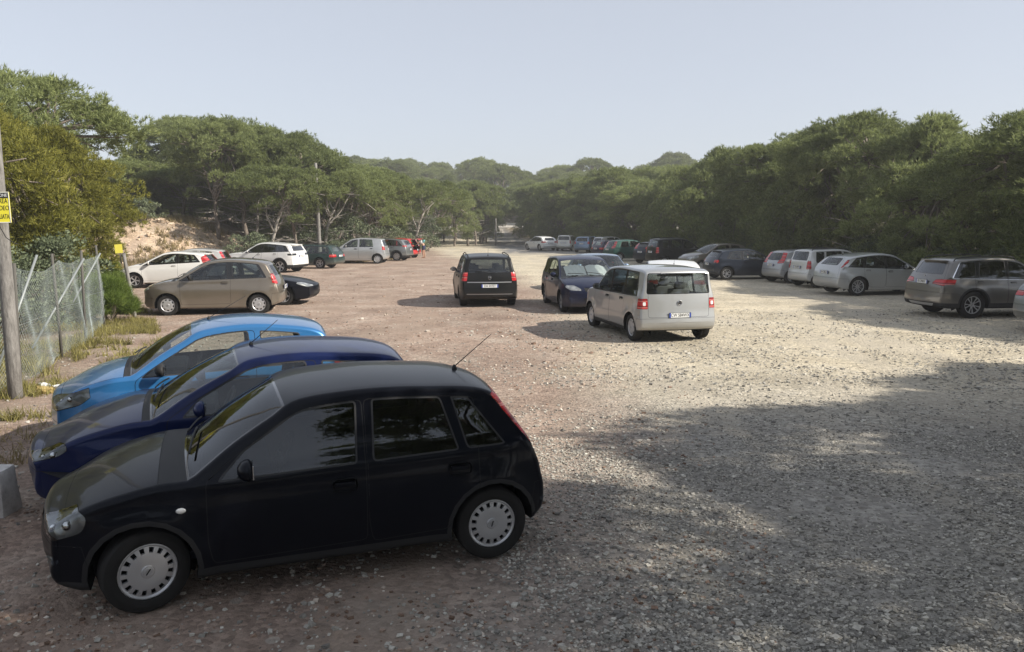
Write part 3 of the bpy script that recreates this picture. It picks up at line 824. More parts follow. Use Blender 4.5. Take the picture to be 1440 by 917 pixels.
    # wipers
    if det >= 1:
        b = bmesh.new(); p0 = S.pts[tC]; p1 = S.pts[tH]; 
        for y0, y1 in ((.45, -.05), (-.12, -.60)):
            q = []
            for k in range(7):
                t = k / 6; y = y0 + (y1 - y0) * t; u = .07 + .10 * t
                s = p0[0] + (p1[0] - p0[0]) * u; z = p0[1] + (p1[1] - p0[1]) * u
                c = .085 * min(1, (abs(y) / (S.hw * .9)))**2
                q.append((X(s) + .025 - c * .55, y, z + .03 - c * .8))
            add_tube(b, q, .009, 4)
        obj('wiper', b, root, M_trim)
    if sp.get('repeater'):
        s_, z_ = sp['repeater']
        for sg in (1, -1):
            b = bmesh.new(); r = bmesh.ops.create_icosphere(b, subdivisions=2, radius=1)
            for v in r['verts']: v.co = Vector((X(s_) + v.co.x * .034, sg * (S.WS(s_, z_) + v.co.y * .012), z_ + v.co.z * .021))
            for f in b.faces: f.smooth = True
            obj('side_indicator', b, root, M_clear)
    # plates
    if 'plate' in sp:
        txt, zc = sp['plate']
        s_ = max(p[0] for p in S.pts if p[1] > zc - .02) if zc > S.pts[-1][1] else L
        i_ = min(range(tB, len(S.pts)), key=lambda k: abs(S.pts[k][1] - zc)); s_ = S.pts[i_][0]
        b = bmesh.new(); add_box(b, (0, 0, 0), (.012, .53, .115), bev=.003, mi=2); add_box(b, (-.0075, 0, 0), (.004, .515, .10)); 
        for y_ in (.24, -.24): add_box(b, (-.0095, y_, 0), (.003, .034, .10), mi=1)
        p_ = obj('license_plate', b, root, [M_platew, M_plateb, M_trim]); p_.location = (X(s_) - .018, 0, zc)
        text('plate_text', txt, .105, M_ink, p_, (-.0112, 0, 0), (R_(90), 0, R_(-90)), sx=.80)
    if 'fplate' in sp:
        txt, zc = sp['fplate']; i_ = min(range(0, tC), key=lambda k: abs(S.pts[k][1] - zc)); s_ = S.pts[i_][0]
        b = bmesh.new(); add_box(b, (0, 0, 0), (.012, .37, .115), bev=.003, mi=2); add_box(b, (.0075, 0, 0), (.004, .355, .10)); 
        p_ = obj('license_plate', b, root, [M_platew, M_plateb, M_trim]); p_.location = (X(s_) + .02, 0, zc)
        text('plate_text', txt, .09, M_ink, p_, (.0112, 0, 0), (R_(90), 0, R_(90)), sx=.62)
    if sp.get('antenna'):
        s_, ln, ang = sp['antenna']; i_ = min(range(tH, tR + 1), key=lambda k: abs(S.pts[k][0] - s_)); z_ = S.pts[i_][1]; b = bmesh.new()
        add_lathe(b, [(.022, -.01), (.020, .012), (.010, .035), (.001, .036)], 10, 'z', org=(X(s_), 0, z_))
        add_tube(b, [(X(s_), 0, z_ + .02), (X(s_) - ln * math.cos(R_(ang)), 0, z_ + .02 + ln * math.sin(R_(ang)))], [.0045, .003], 5); obj('antenna', b, root, M_trim)
    if sp.get('rails'):
        for sg in (1, -1):
            b = bmesh.new(); q = []; i0_, i1_ = tH + 1, tR
            for i in range(i0_, i1_ + 1):
                s, z = S.Tin[i][:2]; y = S.WS(s, z) - .075; lift = .055 if i0_ < i < i1_ else -.02
                q.append((X(s), sg * y, z + .05 + lift * (1 if i0_ < i < i1_ else 1)))
            add_tube(b, q, .016, 6); obj('roof_rail', b, root, M_trim)
    if sp.get('spoiler'):
        b = bmesh.new(); s_, z_ = S.pts[tR]; w_ = S.WS(*S.Tin[tR][:2]) - .09
        add_box(b, (X(s_) - .01, 0, z_ - .028), (.20, w_ * 1.62, .035), Matrix.Rotation(R_(8), 3, 'Y'), bev=.014)
        smooth(obj('spoiler', b, root, mat).data, 50)
    if sp.get('badge'):
        kind, end, zc = sp['badge']; rgn = range(tB, len(S.pts)) if end == 'r' else range(0, tC)
        i_ = min(rgn, key=lambda k: abs(S.pts[k][1] - zc)); s_ = S.pts[i_][0]; sg = -1 if end == 'r' else 1; b = bmesh.new(); x0 = X(s_) + sg * .008
        pr = [(.052, 0), (.056, sg * .006), (.050, sg * .012), (.044, sg * .006), (.044, 0)]
        add_lathe(b, pr, 24, 'x', org=(x0, 0, zc))
        if kind == 'bolt':
            for (a, c) in (((.05, .018), (-.008, -.004)), ((.008, .010), (-.05, -.014))):
                add_tube(b, [(x0 + sg * .006, a[0], zc + a[1]), (x0 + sg * .006, c[0], zc + c[1])], .006, 4)
        else: add_lathe(b, [(.044, sg * .004), (.001, sg * .008)], 20, 'x', mi=1, org=(x0, 0, zc))
        obj('badge', b, root, [M_chrome, M_rimd])
    if sp.get('wiperR'):
        i_ = min(range(tR, len(S.pts)), key=lambda k: abs(S.pts[k][1] - (rg[2] + .03))); s_ = S.pts[i_][0]; b = bmesh.new()
        add_tube(b, [(X(s_) - .02, .0, rg[2] + .02), (X(s_) - .025, .42, rg[2] + .05)], .009, 4); obj('wiper', b, root, M_trim)
    if sp.get('exhaust'):
        b = bmesh.new(); add_lathe(b, [(.028, -.12), (.028, .02), (.024, .02), (.024, -.1)], 12, 'x', org=(X(L - .06), sp['exhaust'], .23)); obj('exhaust_pipe', b, root, M_chrome)
    ref.free()
    return root, S

# ---- shapes: (distance from nose, height[, station])
def prof(L, zn, hz, C, Hd, pk, R, B, tl, z1=.5, nose=.0):
    """nose, bonnet front height, cowl, header, roof peak, roof end, glass foot, tail points"""
    return [(0, .46), (.012, zn), (.06, (zn + hz) / 2 + .05), (.17, hz), (.17 + (C[0] - .17) * .35, hz + (C[1] - hz) * .52), (.17 + (C[0] - .17) * .7, hz + (C[1] - hz) * .84), (*C, 'C'),
            ((C[0] + Hd[0]) / 2, (C[1] + Hd[1]) / 2 + .035), (*Hd, 'H'), pk[0], *pk[1:], (*R, 'R'), ((R[0] + B[0]) / 2, (R[1] + B[1]) / 2 + .025), (*B, 'B'), *tl, (L - .008, .56), (L, z1 - .04)]
SP = {}
SP['corsa'] = dict(L=3.83, W=1.65, H=1.44, fo=.79, wb=2.49, R=.288, rr=.195, top=prof(3.83, .56, .74, (1.06, .955), (1.74, 1.375), [(2.2, 1.435), (2.75, 1.43)], (3.36, 1.355), (3.66, .97), [(3.745, .80), (3.79, .66)]),
    belt=(.875, .955), panes=[(1.27, 1.45, 2.26, 2.24), (2.35, 2.37, 2.90, 3.02), (3.08, 2.98, 3.12, 3.40)], dlo=None, rglass=(.55, .46, .98, 1.30),
    lamps=[('headlight', 8, [('xz', 'f', [(-.05, .56), (-.05, .74), (.33, .775), (.44, .72), (.40, .61), (.20, .555)]), ('xy', 'f', [(-.05, .44), (-.05, .95), (.50, .95), (.42, .66), (.12, .46)])]),
           ('tail_light', 7, [('xz', 'R', [(3.30, 1.30), (3.42, 1.34), (3.80, .92), (3.80, .80), (3.70, .80), (3.50, 1.04)]), ])],
    faces=[('grille', 2, 'f', [(.40, .60), (.38, .655)]), ('grille', 2, 'f', [(.48, .28), (.52, .40)])],
    doors=[(1.20, 2.30), (2.31, 3.17)], wheel=('cover', 16, 'std'), archtrim=.035, clad=.27, steer=17, antenna=(3.22, .42, 38), zbf=.54, zbr=.60, ms=1.48, hood0=.20, hdrop=.13, glass=glass('tinted_glass', (.17, .20, .20), .45), spoiler=0, kf=.27, plate=('CK 412VP', .74), ck=.005, repeater=(1.04, .70), bighandle=1, cowl=3)

SP['lion'] = dict(L=3.84, W=1.65, H=1.43, fo=.80, wb=2.44, R=.285, top=prof(3.84, .54, .68, (1.06, .95), (1.84, 1.365), [(2.25, 1.425), (2.8, 1.41)], (3.38, 1.33), (3.68, .98), [(3.77, .82), (3.81, .66)]),
    belt=(.89, .98), panes=[(1.34, 1.5, 2.46, 2.50), (2.62, 2.60, 3.05, 3.22)], dlo=None, rglass=(.56, .45, 1.0, 1.28),
    lamps=[('headlight', 8, [('xz', 'f', [(-.05, .57), (.02, .66), (.42, .77), (.52, .745), (.36, .62), (.12, .56)]), ('xy', 'f', [(-.05, .36), (-.05, .95), (.50, .95), (.36, .62), (.16, .46)])]),
           ('tail_light', 7, [('xz', 'r', [(3.62, .70), (3.62, 1.0), (3.9, 1.0), (3.9, .70)]), ('yz', 'r', [(.55, .70), (.58, .98), (.95, .98), (.95, .70)])])],
    faces=[('grille', 2, 'f', [(.42, .28), (.48, .42)])],
    doors=[(1.22, 2.55)], wheel=('cover', 9, 'std'), antenna=(2.0, .35, 40), zbf=.50, zbr=.58, ms=1.52, hood0=.12, kf=.34, Lf=.95, spoiler=0, blackmirror=0, plate=('BX 207TN', .70), bumpmat=None)
SP['citycar'] = dict(L=3.78, W=1.68, H=1.50, fo=.74, wb=2.46, R=.288, top=prof(3.78, .60, .80, (.98, 1.03), (1.72, 1.42), [(2.25, 1.495), (2.8, 1.48)], (3.40, 1.38), (3.64, 1.02), [(3.70, .84), (3.74, .68)]),
    belt=(.95, 1.03), panes=[(1.12, 1.3, 2.42, 2.46), (2.58, 2.56, 3.06, 3.22)], dlo=None, rglass=(.56, .48, 1.04, 1.32),
    lamps=[('headlight', 8, [('xz', 'f', [(-.05, .62), (.05, .72), (.60, .88), (.68, .84), (.45, .68), (.12, .60)]), ('xy', 'f', [(-.05, .34), (-.05, .95), (.64, .95), (.46, .62), (.18, .44)])]),
           ('tail_light', 7, [('xz', 'r', [(3.5, .76), (3.5, 1.14), (3.9, 1.14), (3.9, .76)]), ('yz', 'r', [(.60, .78), (.56, 1.12), (.95, 1.12), (.95, .78)])])],
    faces=[('grille', 2, 'f', [(.40, .28), (.48, .46)])],
    doors=[(1.06, 2.50)], wheel=('cover', 9, 'std'), antenna=(1.95, .5, 30), zbf=.50, zbr=.58, ms=1.38, hood0=.14, kf=.32, blackmirror=1, plate=('DK 905BX', .72))
SP['ypsilon'] = dict(L=3.78, W=1.70, H=1.53, fo=.76, wb=2.39, R=.285, top=prof(3.78, .58, .80, (.93, 1.0), (1.68, 1.44), [(2.15, 1.525), (2.7, 1.52)], (3.36, 1.42), (3.62, 1.02), [(3.70, .84), (3.75, .68)]),
    belt=(.96, 1.05), panes=[(1.12, 1.3, 2.32, 2.36), (2.48, 2.46, 3.10, 3.30)], dlo=(1.05, 1.25, 3.16, 3.38), rglass=(.52, .48, 1.05, 1.34),
    lamps=[('headlight', 8, [('xz', 'f', [(-.05, .66), (.0, .80), (.28, .84), (.36, .76), (.20, .66)]), ('xy', 'f', [(-.05, .40), (-.05, .95), (.34, .95), (.26, .60), (.12, .44)])]),
           ('tail_light', 7, [('xz', 'r', [(3.52, .86), (3.48, 1.06), (3.9, 1.08), (3.9, .86)]), ('yz', 'r', [(.62, .84), (.58, 1.12), (.95, 1.12), (.95, .84)])])],
    faces=[('grille', 5, 'f', [(.20, .48), (.26, .70)])],
    doors=[(1.10, 2.42)], wheel=('cover', 9, 'multi'), antenna=(2.9, .4, 40), zbf=.50, zbr=.60, ms=1.40, kf=.30, crease=.78, ck=.012, blackmirror=1, plate=('DF 118KL', .72))
SP['coupe'] = dict(L=4.40, W=1.76, H=1.38, fo=.95, wb=2.60, R=.315, top=prof(4.40, .54, .70, (1.40, .93), (2.15, 1.33), [(2.6, 1.378), (3.0, 1.36)], (3.30, 1.30), (3.95, 1.0), [(4.30, .93), (4.37, .72)]),
    belt=(.86, .95), panes=[(1.62, 1.75, 2.66, 2.70), (2.78, 2.76, 3.15, 3.42)], dlo=None, rglass=(.52, .46, 1.02, 1.27),
    lamps=[('headlight', 8, [('xz', 'f', [(.02, .60), (.06, .72), (.62, .80), (.56, .70), (.25, .60)]), ('xy', 'f', [(-.05, .42), (-.05, .95), (.58, .95), (.40, .62), (.16, .48)])]),
           ('tail_light', 7, [('xz', 'r', [(4.05, .70), (4.05, .86), (4.5, .86), (4.5, .70)]), ('yz', 'r', [(.48, .70), (.48, .86), (.95, .86), (.95, .70)])])],
    faces=[('grille', 2, 'f', [(.40, .26), (.46, .44)])], doors=[(1.50, 2.74)], wheel=('spoke', 5, 'std'), zbf=.50, zbr=.58, ms=1.85, kf=.30)
SP['fiesta'] = dict(L=3.95, W=1.72, H=1.48, fo=.82, wb=2.49, R=.30, top=prof(3.95, .58, .76, (1.05, 1.0), (1.85, 1.40), [(2.35, 1.475), (2.9, 1.45)], (3.50, 1.37), (3.78, 1.08), [(3.87, .90), (3.92, .70)]),
    belt=(.93, 1.09), panes=[(1.22, 1.4, 2.46, 2.50), (2.58, 2.56, 3.10, 3.38)], dlo=(1.14, 1.36, 3.2, 3.45), rglass=(.52, .45, 1.10, 1.31),
    lamps=[('headlight', 8, [('xz', 'f', [(-.05, .66), (.02, .78), (.60, .90), (.50, .76), (.2, .66)]), ('xy', 'f', [(-.05, .42), (-.05, .95), (.58, .95), (.4, .62), (.15, .48)])]),
           ('tail_light', 7, [('xz', 'R', [(3.52, 1.02), (3.44, 1.22), (3.56, 1.32), (3.9, 1.14), (3.9, .96)])])],
    faces=[('grille', 2, 'f', [(.40, .26), (.50, .48)])], doors=[(1.12, 2.54)], wheel=('spoke', 5, 'std'), zbf=.52, zbr=.60, ms=1.45, kf=.32, ck=.01, spoiler=1, plate=('EL 330ZA', .78))
SP['suvcoupe'] = dict(L=4.37, W=1.90, H=1.635, fo=.88, wb=2.66, R=.36, rr=.25, tw=.23, top=prof(4.37, .76, .98, (1.30, 1.12), (2.08, 1.55), [(2.5, 1.63), (3.2, 1.60)], (4.00, 1.50), (4.23, 1.13), [(4.30, .98), (4.345, .78)]),
    belt=(1.06, 1.17), panes=[(1.52, 1.7, 2.42, 2.42), (2.50, 2.50, 3.22, 3.22), (3.28, 3.28, 3.70, 3.86)], dlo=(1.42, 1.62, 3.86, 4.08), rglass=(.60, .52, 1.16, 1.42),
    lamps=[('headlight', 8, [('xz', 'f', [(-.05, .82), (.0, .95), (.42, .98), (.40, .88), (.1, .82)]), ('xy', 'f', [(-.05, .45), (-.05, .99), (.40, .99), (.3, .68), (.15, .5)])]),
           ('tail_light', 4, [('xz', 'r', [(4.02, .93), (3.98, 1.03), (4.5, 1.05), (4.5, .93)]), ('yz', 'r', [(.45, .93), (.45, 1.04), (.99, 1.04), (.99, .93)])])],
    faces=[('grille', 4, 'f', [(.44, .80), (.46, .90)])], doors=[(1.36, 2.46), (2.47, 3.42)], wheel=('spoke', 5, 'std'), clad=.44, archtrim=.06, ag=.05, zs=.26, zbf=.6, zbr=.72, ms=1.75, spoiler=1, plate=('FT 561GH', .90), glass=M_glassd)
SP['estate'] = dict(L=4.48, W=1.74, H=1.41, fo=.78, wb=2.725, R=.315, top=prof(4.48, .60, .76, (1.42, .95), (2.10, 1.35), [(2.6, 1.405), (3.4, 1.395)], (4.05, 1.33), (4.34, .96), [(4.42, .82), (4.45, .68)]),
    belt=(.89, .93), panes=[(1.62, 1.75, 2.48, 2.48), (2.56, 2.56, 3.26, 3.30), (3.40, 3.36, 3.86, 4.04)], dlo=(1.55, 1.7, 3.95, 4.14), rglass=(.56, .48, .98, 1.28),
    lamps=[('headlight', 8, [('xz', 'f', [(-.05, .62), (-.05, .74), (.32, .76), (.28, .64)]), ('xy', 'f', [(-.05, .42), (-.05, .95), (.30, .95), (.2, .6), (.1, .45)])]),
           ('tail_light', 7, [('xz', 'r', [(4.12, .66), (4.12, .84), (4.6, .84), (4.6, .66)]), ('yz', 'r', [(.50, .68), (.50, .84), (.95, .84), (.95, .68)])])],
    doors=[(1.48, 2.52), (2.53, 3.40)], wheel=('spoke', 5, 'split'), zbf=.54, zbr=.60, ms=1.85, rails=1, plate=('CJ 740MB', .74))
SP['minimpv'] = dict(L=3.80, W=1.70, H=1.59, fo=.74, wb=2.48, R=.295, top=prof(3.80, .62, .86, (.88, 1.08), (1.55, 1.50), [(2.1, 1.585), (2.8, 1.57)], (3.46, 1.50), (3.66, 1.06), [(3.71, .86), (3.75, .68)]),
    belt=(1.0, 1.06), panes=[(1.10, 1.25, 2.02, 2.02), (2.12, 2.12, 2.90, 2.98)], dlo=None, rglass=(.58, .52, 1.08, 1.42),
    lamps=[('headlight', 8, [('xz', 'f', [(-.05, .66), (.0, .80), (.48, .92), (.42, .78), (.15, .66)]), ('xy', 'f', [(-.05, .40), (-.05, .95), (.46, .95), (.36, .62), (.12, .44)])]),
           ('tail_light', 7, [('xz', 'r', [(3.52, .84), (3.50, 1.06), (3.9, 1.06), (3.9, .84)]), ('yz', 'r', [(.62, .84), (.62, 1.06), (.95, 1.06), (.95, .84)])])],
    faces=[('grille', 2, 'f', [(.40, .28), (.48, .46)])], doors=[(1.02, 2.06), (2.07, 3.02)], wheel=('cover', 9, 'std'), zbf=.52, zbr=.60, ms=1.36, blackhandle=1, plate=('DA 663RV', .86))
SP['zafira'] = dict(L=4.47, W=1.80, H=1.635, fo=.92, wb=2.70, R=.315, top=prof(4.47, .60, .82, (1.15, 1.03), (1.98, 1.52), [(2.6, 1.63), (3.4, 1.61)], (4.15, 1.545), (4.37, 1.06), [(4.41, .86), (4.44, .68)]),
    belt=(.99, 1.06), panes=[(1.42, 1.6, 2.42, 2.42), (2.50, 2.50, 3.30, 3.34), (3.42, 3.40, 3.95, 4.05)], dlo=None, rglass=(.66, .58, 1.08, 1.49), tum=.25,
    lamps=[('headlight', 8, [('xz', 'f', [(-.05, .62), (.0, .78), (.45, .86), (.40, .72), (.1, .62)]), ('xy', 'f', [(-.05, .42), (-.05, .95), (.42, .95), (.3, .62), (.1, .45)])]),
           ('tail_light', 7, [('xz', 'r', [(4.22, .82), (4.20, 1.10), (4.6, 1.10), (4.6, .82)]), ('yz', 'r', [(.70, .82), (.66, 1.10), (.99, 1.10), (.99, .82)])])],
    faces=[('trim_strip', 10, 'r', [(.70, .775), (.70, .815)]), ('trim_strip', 10, 'r', [(.72, .405), (.72, .445)])], doors=[(1.34, 2.46), (2.47, 3.40)], wheel=('spoke', 5, 'std'), rails=1, zbf=.55, zbr=.60, ms=1.68, tgw=.90,
    antenna=(3.9, .22, 75), wiperR=1, badge=('bolt', 'r', .93), exhaust=-.45, plate=('DA 347ET', .68), tw=.215, seatmat=M_seat)
SP['cmax'] = dict(L=4.34, W=1.82, H=1.595, fo=.88, wb=2.64, R=.318, top=prof(4.34, .60, .82, (1.10, 1.04), (1.95, 1.50), [(2.5, 1.59), (3.2, 1.57)], (4.0, 1.48), (4.24, 1.04), [(4.28, .86), (4.31, .68)]),
    belt=(.98, 1.06), panes=[(1.38, 1.55, 2.36, 2.36), (2.44, 2.44, 3.18, 3.22), (3.30, 3.28, 3.7, 3.84)], dlo=None, rglass=(.6, .52, 1.08, 1.40),
    lamps=[('headlight', 8, [('xz', 'f', [(-.05, .68), (.0, .82), (.42, .90), (.40, .78), (.1, .68)]), ('xy', 'f', [(-.05, .42), (-.05, .95), (.40, .95), (.3, .62), (.1, .45)])])],
    faces=[('grille', 2, 'f', [(.33, .655), (.37, .77)]), ('grille', 2, 'f', [(.34, .36), (.38, .48)]), ('fog_light_trim', 2, 'f', [(.34, .20), (.40, .25)])],
    doors=[(1.30, 2.40), (2.41, 3.30)], wheel=('spoke', 5, 'std'), zbf=.58, zbr=.60, ms=1.62, blackmirror=0, seatmat=M_seatg)
SP['multipla'] = dict(clad=.29, L=4.09, W=1.87, H=1.67, fo=.80, wb=2.666, R=.305, top=prof(4.09, .60, .90, (1.02, 1.10), (1.68, 1.57), [(2.3, 1.665), (3.2, 1.66)], (3.93, 1.60), (4.02, 1.07), [(4.045, .86), (4.06, .66)]),
    belt=(1.02, 1.06), panes=[(1.20, 1.35, 2.08, 2.08), (2.18, 2.18, 2.92, 2.92), (3.02, 3.02, 3.60, 3.66)], dlo=(1.12, 1.3, 3.62, 3.74), rglass=(.76, .72, 1.085, 1.545), tum=.16, kr=.12, Lr=.35, ctr=.02, wcrown=.07,
    lamps=[('headlight', 8, [('xz', 'f', [(-.05, .62), (.0, .78), (.35, .82), (.3, .68)]), ('xy', 'f', [(-.05, .42), (-.05, .95), (.32, .95), (.2, .62), (.1, .45)])]),
           ('reverse_light', 9, [('yz', 'r', [(.775, .83), (.775, .92), (.85, .92), (.85, .83)])]),
           ('tail_light', 7, [('xz', 'r', [(3.82, .76), (3.82, .99), (4.2, .99), (4.2, .76)]), ('yz', 'r', [(.735, .76), (.735, .99), (.99, .99), (.99, .76)])])],
    doors=[(1.10, 2.12), (2.13, 3.02)], wheel=('cover', 7, 'std'), zbf=.52, zbr=.56, ms=1.42, blackhandle=1, blackmirror=1, tgw=.78, tgt=.72, crease=.60,
    badge=('disc', 'r', .89), plate=('CW 584WX', .62), seatmat=M_seatg)
SP['focus'] = dict(L=4.34, W=1.84, H=1.50, fo=.86, wb=2.64, R=.325, rr=.23, top=prof(4.34, .58, .78, (1.20, .98), (2.0, 1.42), [(2.5, 1.495), (3.1, 1.47)], (3.80, 1.36), (4.17, 1.04), [(4.25, .90), (4.30, .70)]),
    belt=(.93, 1.05), panes=[(1.48, 1.6, 2.42, 2.42), (2.50, 2.50, 3.16, 3.24), (3.30, 3.26, 3.50, 3.78)], dlo=(1.40, 1.6, 3.55, 3.92), rglass=(.56, .48, 1.06, 1.31),
    lamps=[('headlight', 8, [('xz', 'f', [(-.05, .64), (.0, .76), (.5, .84), (.42, .72), (.1, .64)]), ('xy', 'f', [(-.05, .42), (-.05, .95), (.46, .95), (.3, .62), (.1, .45)])]),
           ('tail_light', 7, [('xz', 'r', [(3.86, 1.16), (3.80, 1.27), (3.95, 1.24), (4.2, 1.04), (4.16, .96)])])],
    doors=[(1.36, 2.46), (2.47, 3.30)], wheel=('spoke', 9, 'split'), zbf=.54, zbr=.62, ms=1.75, crease=.86, ck=.012, plate=('DW 286LN', .80), antenna=(3.6, .15, 50))
SP['punto'] = dict(L=3.85, W=1.66, H=1.48, fo=.78, wb=2.46, R=.29, top=prof(3.85, .56, .76, (1.02, .99), (1.72, 1.40), [(2.2, 1.475), (2.8, 1.46)], (3.40, 1.38), (3.66, 1.0), [(3.76, .84), (3.81, .68)]),
    belt=(.92, 1.02), panes=[(1.22, 1.35, 2.42, 2.45), (2.55, 2.54, 3.05, 3.22)], dlo=None, rglass=(.54, .46, 1.0, 1.32),
    lamps=[('headlight', 8, [('xz', 'f', [(-.05, .60), (.0, .72), (.45, .84), (.38, .70), (.1, .60)]), ('xy', 'f', [(-.05, .42), (-.05, .95), (.42, .95), (.3, .62), (.1, .45)])]),
           ('tail_light', 7, [('xz', 'R', [(3.36, 1.34), (3.46, 1.34), (3.80, .98), (3.76, .86), (3.62, .90), (3.48, 1.12)])])],
    doors=[(1.14, 2.48)], wheel=('cover', 12, 'std'), zbf=.52, zbr=.60, ms=1.45, plate=('CG 871DS', .80))
SP['idea'] = dict(L=3.70, W=1.62, H=1.58, fo=.74, wb=2.38, R=.29, top=prof(3.70, .60, .84, (.95, 1.06), (1.55, 1.48), [(2.0, 1.575), (2.8, 1.57)], (3.42, 1.52), (3.58, 1.08), [(3.62, .86), (3.66, .66)]),
    belt=(.99, 1.05), panes=[(1.14, 1.28, 1.98, 1.98), (2.06, 2.06, 2.76, 2.78), (2.86, 2.86, 3.20, 3.24)], dlo=None, rglass=(.56, .52, 1.10, 1.46), tum=.2, rails=1,
    lamps=[('headlight', 8, [('xz', 'f', [(-.05, .62), (.0, .78), (.38, .86), (.32, .72)]), ('xy', 'f', [(-.05, .42), (-.05, .95), (.36, .95), (.25, .62), (.1, .45)])]),
           ('tail_light', 7, [('xz', 'r', [(3.46, .76), (3.44, 1.10), (3.8, 1.10), (3.8, .76)]), ('yz', 'r', [(.60, .76), (.60, 1.10), (.95, 1.10), (.95, .76)])])],
    doors=[(1.06, 2.02), (2.03, 2.84)], wheel=('cover', 12, 'std'), zbf=.52, zbr=.58, ms=1.36, blackhandle=1, plate=('DB 449PF', .82))
SP['suv'] = dict(dlochrome=1, L=4.65, W=1.88, H=1.68, fo=.84, wb=2.81, R=.37, rr=.245, tw=.24, top=prof(4.65, .72, .96, (1.42, 1.14), (2.20, 1.60), [(2.7, 1.675), (3.5, 1.66)], (4.20, 1.58), (4.47, 1.14), [(4.57, .98), (4.61, .76)]),
    belt=(1.07, 1.14), panes=[(1.72, 1.85, 2.62, 2.62), (2.70, 2.70, 3.44, 3.50), (3.58, 3.56, 3.90, 4.10)], dlo=(1.62, 1.8, 3.98, 4.24), rglass=(.62, .54, 1.19, 1.50),
    lamps=[('headlight', 8, [('xz', 'f', [(-.05, .78), (.0, .92), (.42, .96), (.38, .82)]), ('xy', 'f', [(-.05, .45), (-.05, .99), (.40, .99), (.3, .66), (.15, .5)])]),
           ('tail_light', 7, [('xz', 'r', [(4.22, .93), (4.15, 1.06), (4.7, 1.09), (4.7, .90)]), ('yz', 'r', [(.42, .94), (.50, 1.05), (.99, 1.09), (.99, .88)])])],
    faces=[('skid_plate', 10, 'r', [(.50, .30), (.60, .40)])], doors=[(1.56, 2.66), (2.67, 3.62)], wheel=('spoke', 5, 'split'), clad=.42, archtrim=.06, ag=.05, zs=.27, zbf=.60, zbr=.70, ms=1.95, rails=1, spoiler=1, crease=.94, ck=.014,
    plate=('FB 290KX', .97), badge=('disc', 'r', 1.11), glass=M_glassd, kr=.20)
SP['mito'] = dict(L=4.06, W=1.72, H=1.45, fo=.86, wb=2.51, R=.305, top=prof(4.06, .56, .74, (1.12, .97), (1.85, 1.38), [(2.3, 1.445), (2.85, 1.43)], (3.55, 1.34), (3.85, 1.03), [(3.97, .86), (4.02, .70)]),
    belt=(.91, 1.03), panes=[(1.36, 1.5, 2.55, 2.60), (2.68, 2.66, 3.08, 3.30)], dlo=(1.28, 1.46, 3.22, 3.42), rglass=(.50, .44, 1.05, 1.28),
    lamps=[('headlight', 8, [('xz', 'f', [(.0, .62), (.06, .76), (.40, .80), (.36, .66)]), ('xy', 'f', [(-.05, .42), (-.05, .95), (.40, .95), (.3, .62), (.1, .45)])]),
           ('tail_light', 7, [('xz', 'r', circ(3.85, .86, .085, 12)), ('yz', 'r', circ(.66, .86, .085, 12))])],
    doors=[(1.22, 2.64)], wheel=('spoke', 5, 'split'), zbf=.52, zbr=.60, ms=1.60, crease=.70, plate=('EC 705WR', .72), spoiler=1, kf=.3)
SP['compact'] = dict(SP['focus']); SP['compact'].update(L=4.30, lamps=[SP['focus']['lamps'][0], ('tail_light', 7, [('xz', 'r', [(3.90, .82), (3.86, .96), (4.5, .98), (4.5, .82)]), ('yz', 'r', [(.50, .84), (.52, .96), (.95, .96), (.95, .82)])])], doors=[(1.36, 2.46), (2.47, 3.30)], wheel=('spoke', 5, 'std'), plate=('EV 519JC', .74))
SP['crossover'] = dict(SP['focus']); SP['crossover'].update(H=1.60, L=4.32, clad=.40, archtrim=.05, R=.335, wheel=('cover', 9, 'std'), belt=(1.0, 1.10), top=prof(4.32, .66, .88, (1.20, 1.06), (2.0, 1.50), [(2.5, 1.595), (3.1, 1.57)], (3.85, 1.47), (4.16, 1.10), [(4.24, .92), (4.28, .72)]), rglass=(.56, .48, 1.13, 1.40), lamps=[SP['focus']['lamps'][0], ('tail_light', 7, [('xz', 'r', [(3.95, 1.0), (3.90, 1.10), (4.5, 1.12), (4.5, .98)]), ('yz', 'r', [(.55, 1.0), (.55, 1.1), (.95, 1.1), (.95, 1.0)])])])
SP['redhatch'] = dict(SP['punto']); SP['redhatch'].update(open=62, wheel=('cover', 9, 'std'), plate=('CZ 194HE', .62))
SP['saloon'] = dict(SP['coupe']); SP['saloon'].update(H=1.43, wheel=('cover', 12, 'std'), top=prof(4.40, .56, .74, (1.25, .96), (1.98, 1.37), [(2.5, 1.428), (3.0, 1.41)], (3.45, 1.33), (3.95, 1.02), [(4.30, .96), (4.37, .72)]), belt=(.90, .98),
    panes=[(1.48, 1.6, 2.38, 2.38), (2.46, 2.46, 3.20, 3.34)], doors=[(1.38, 2.42), (2.43, 3.30)], ms=1.75)
SP['van'] = dict(SP['idea']); SP['van'].update(L=3.54, H=1.60)

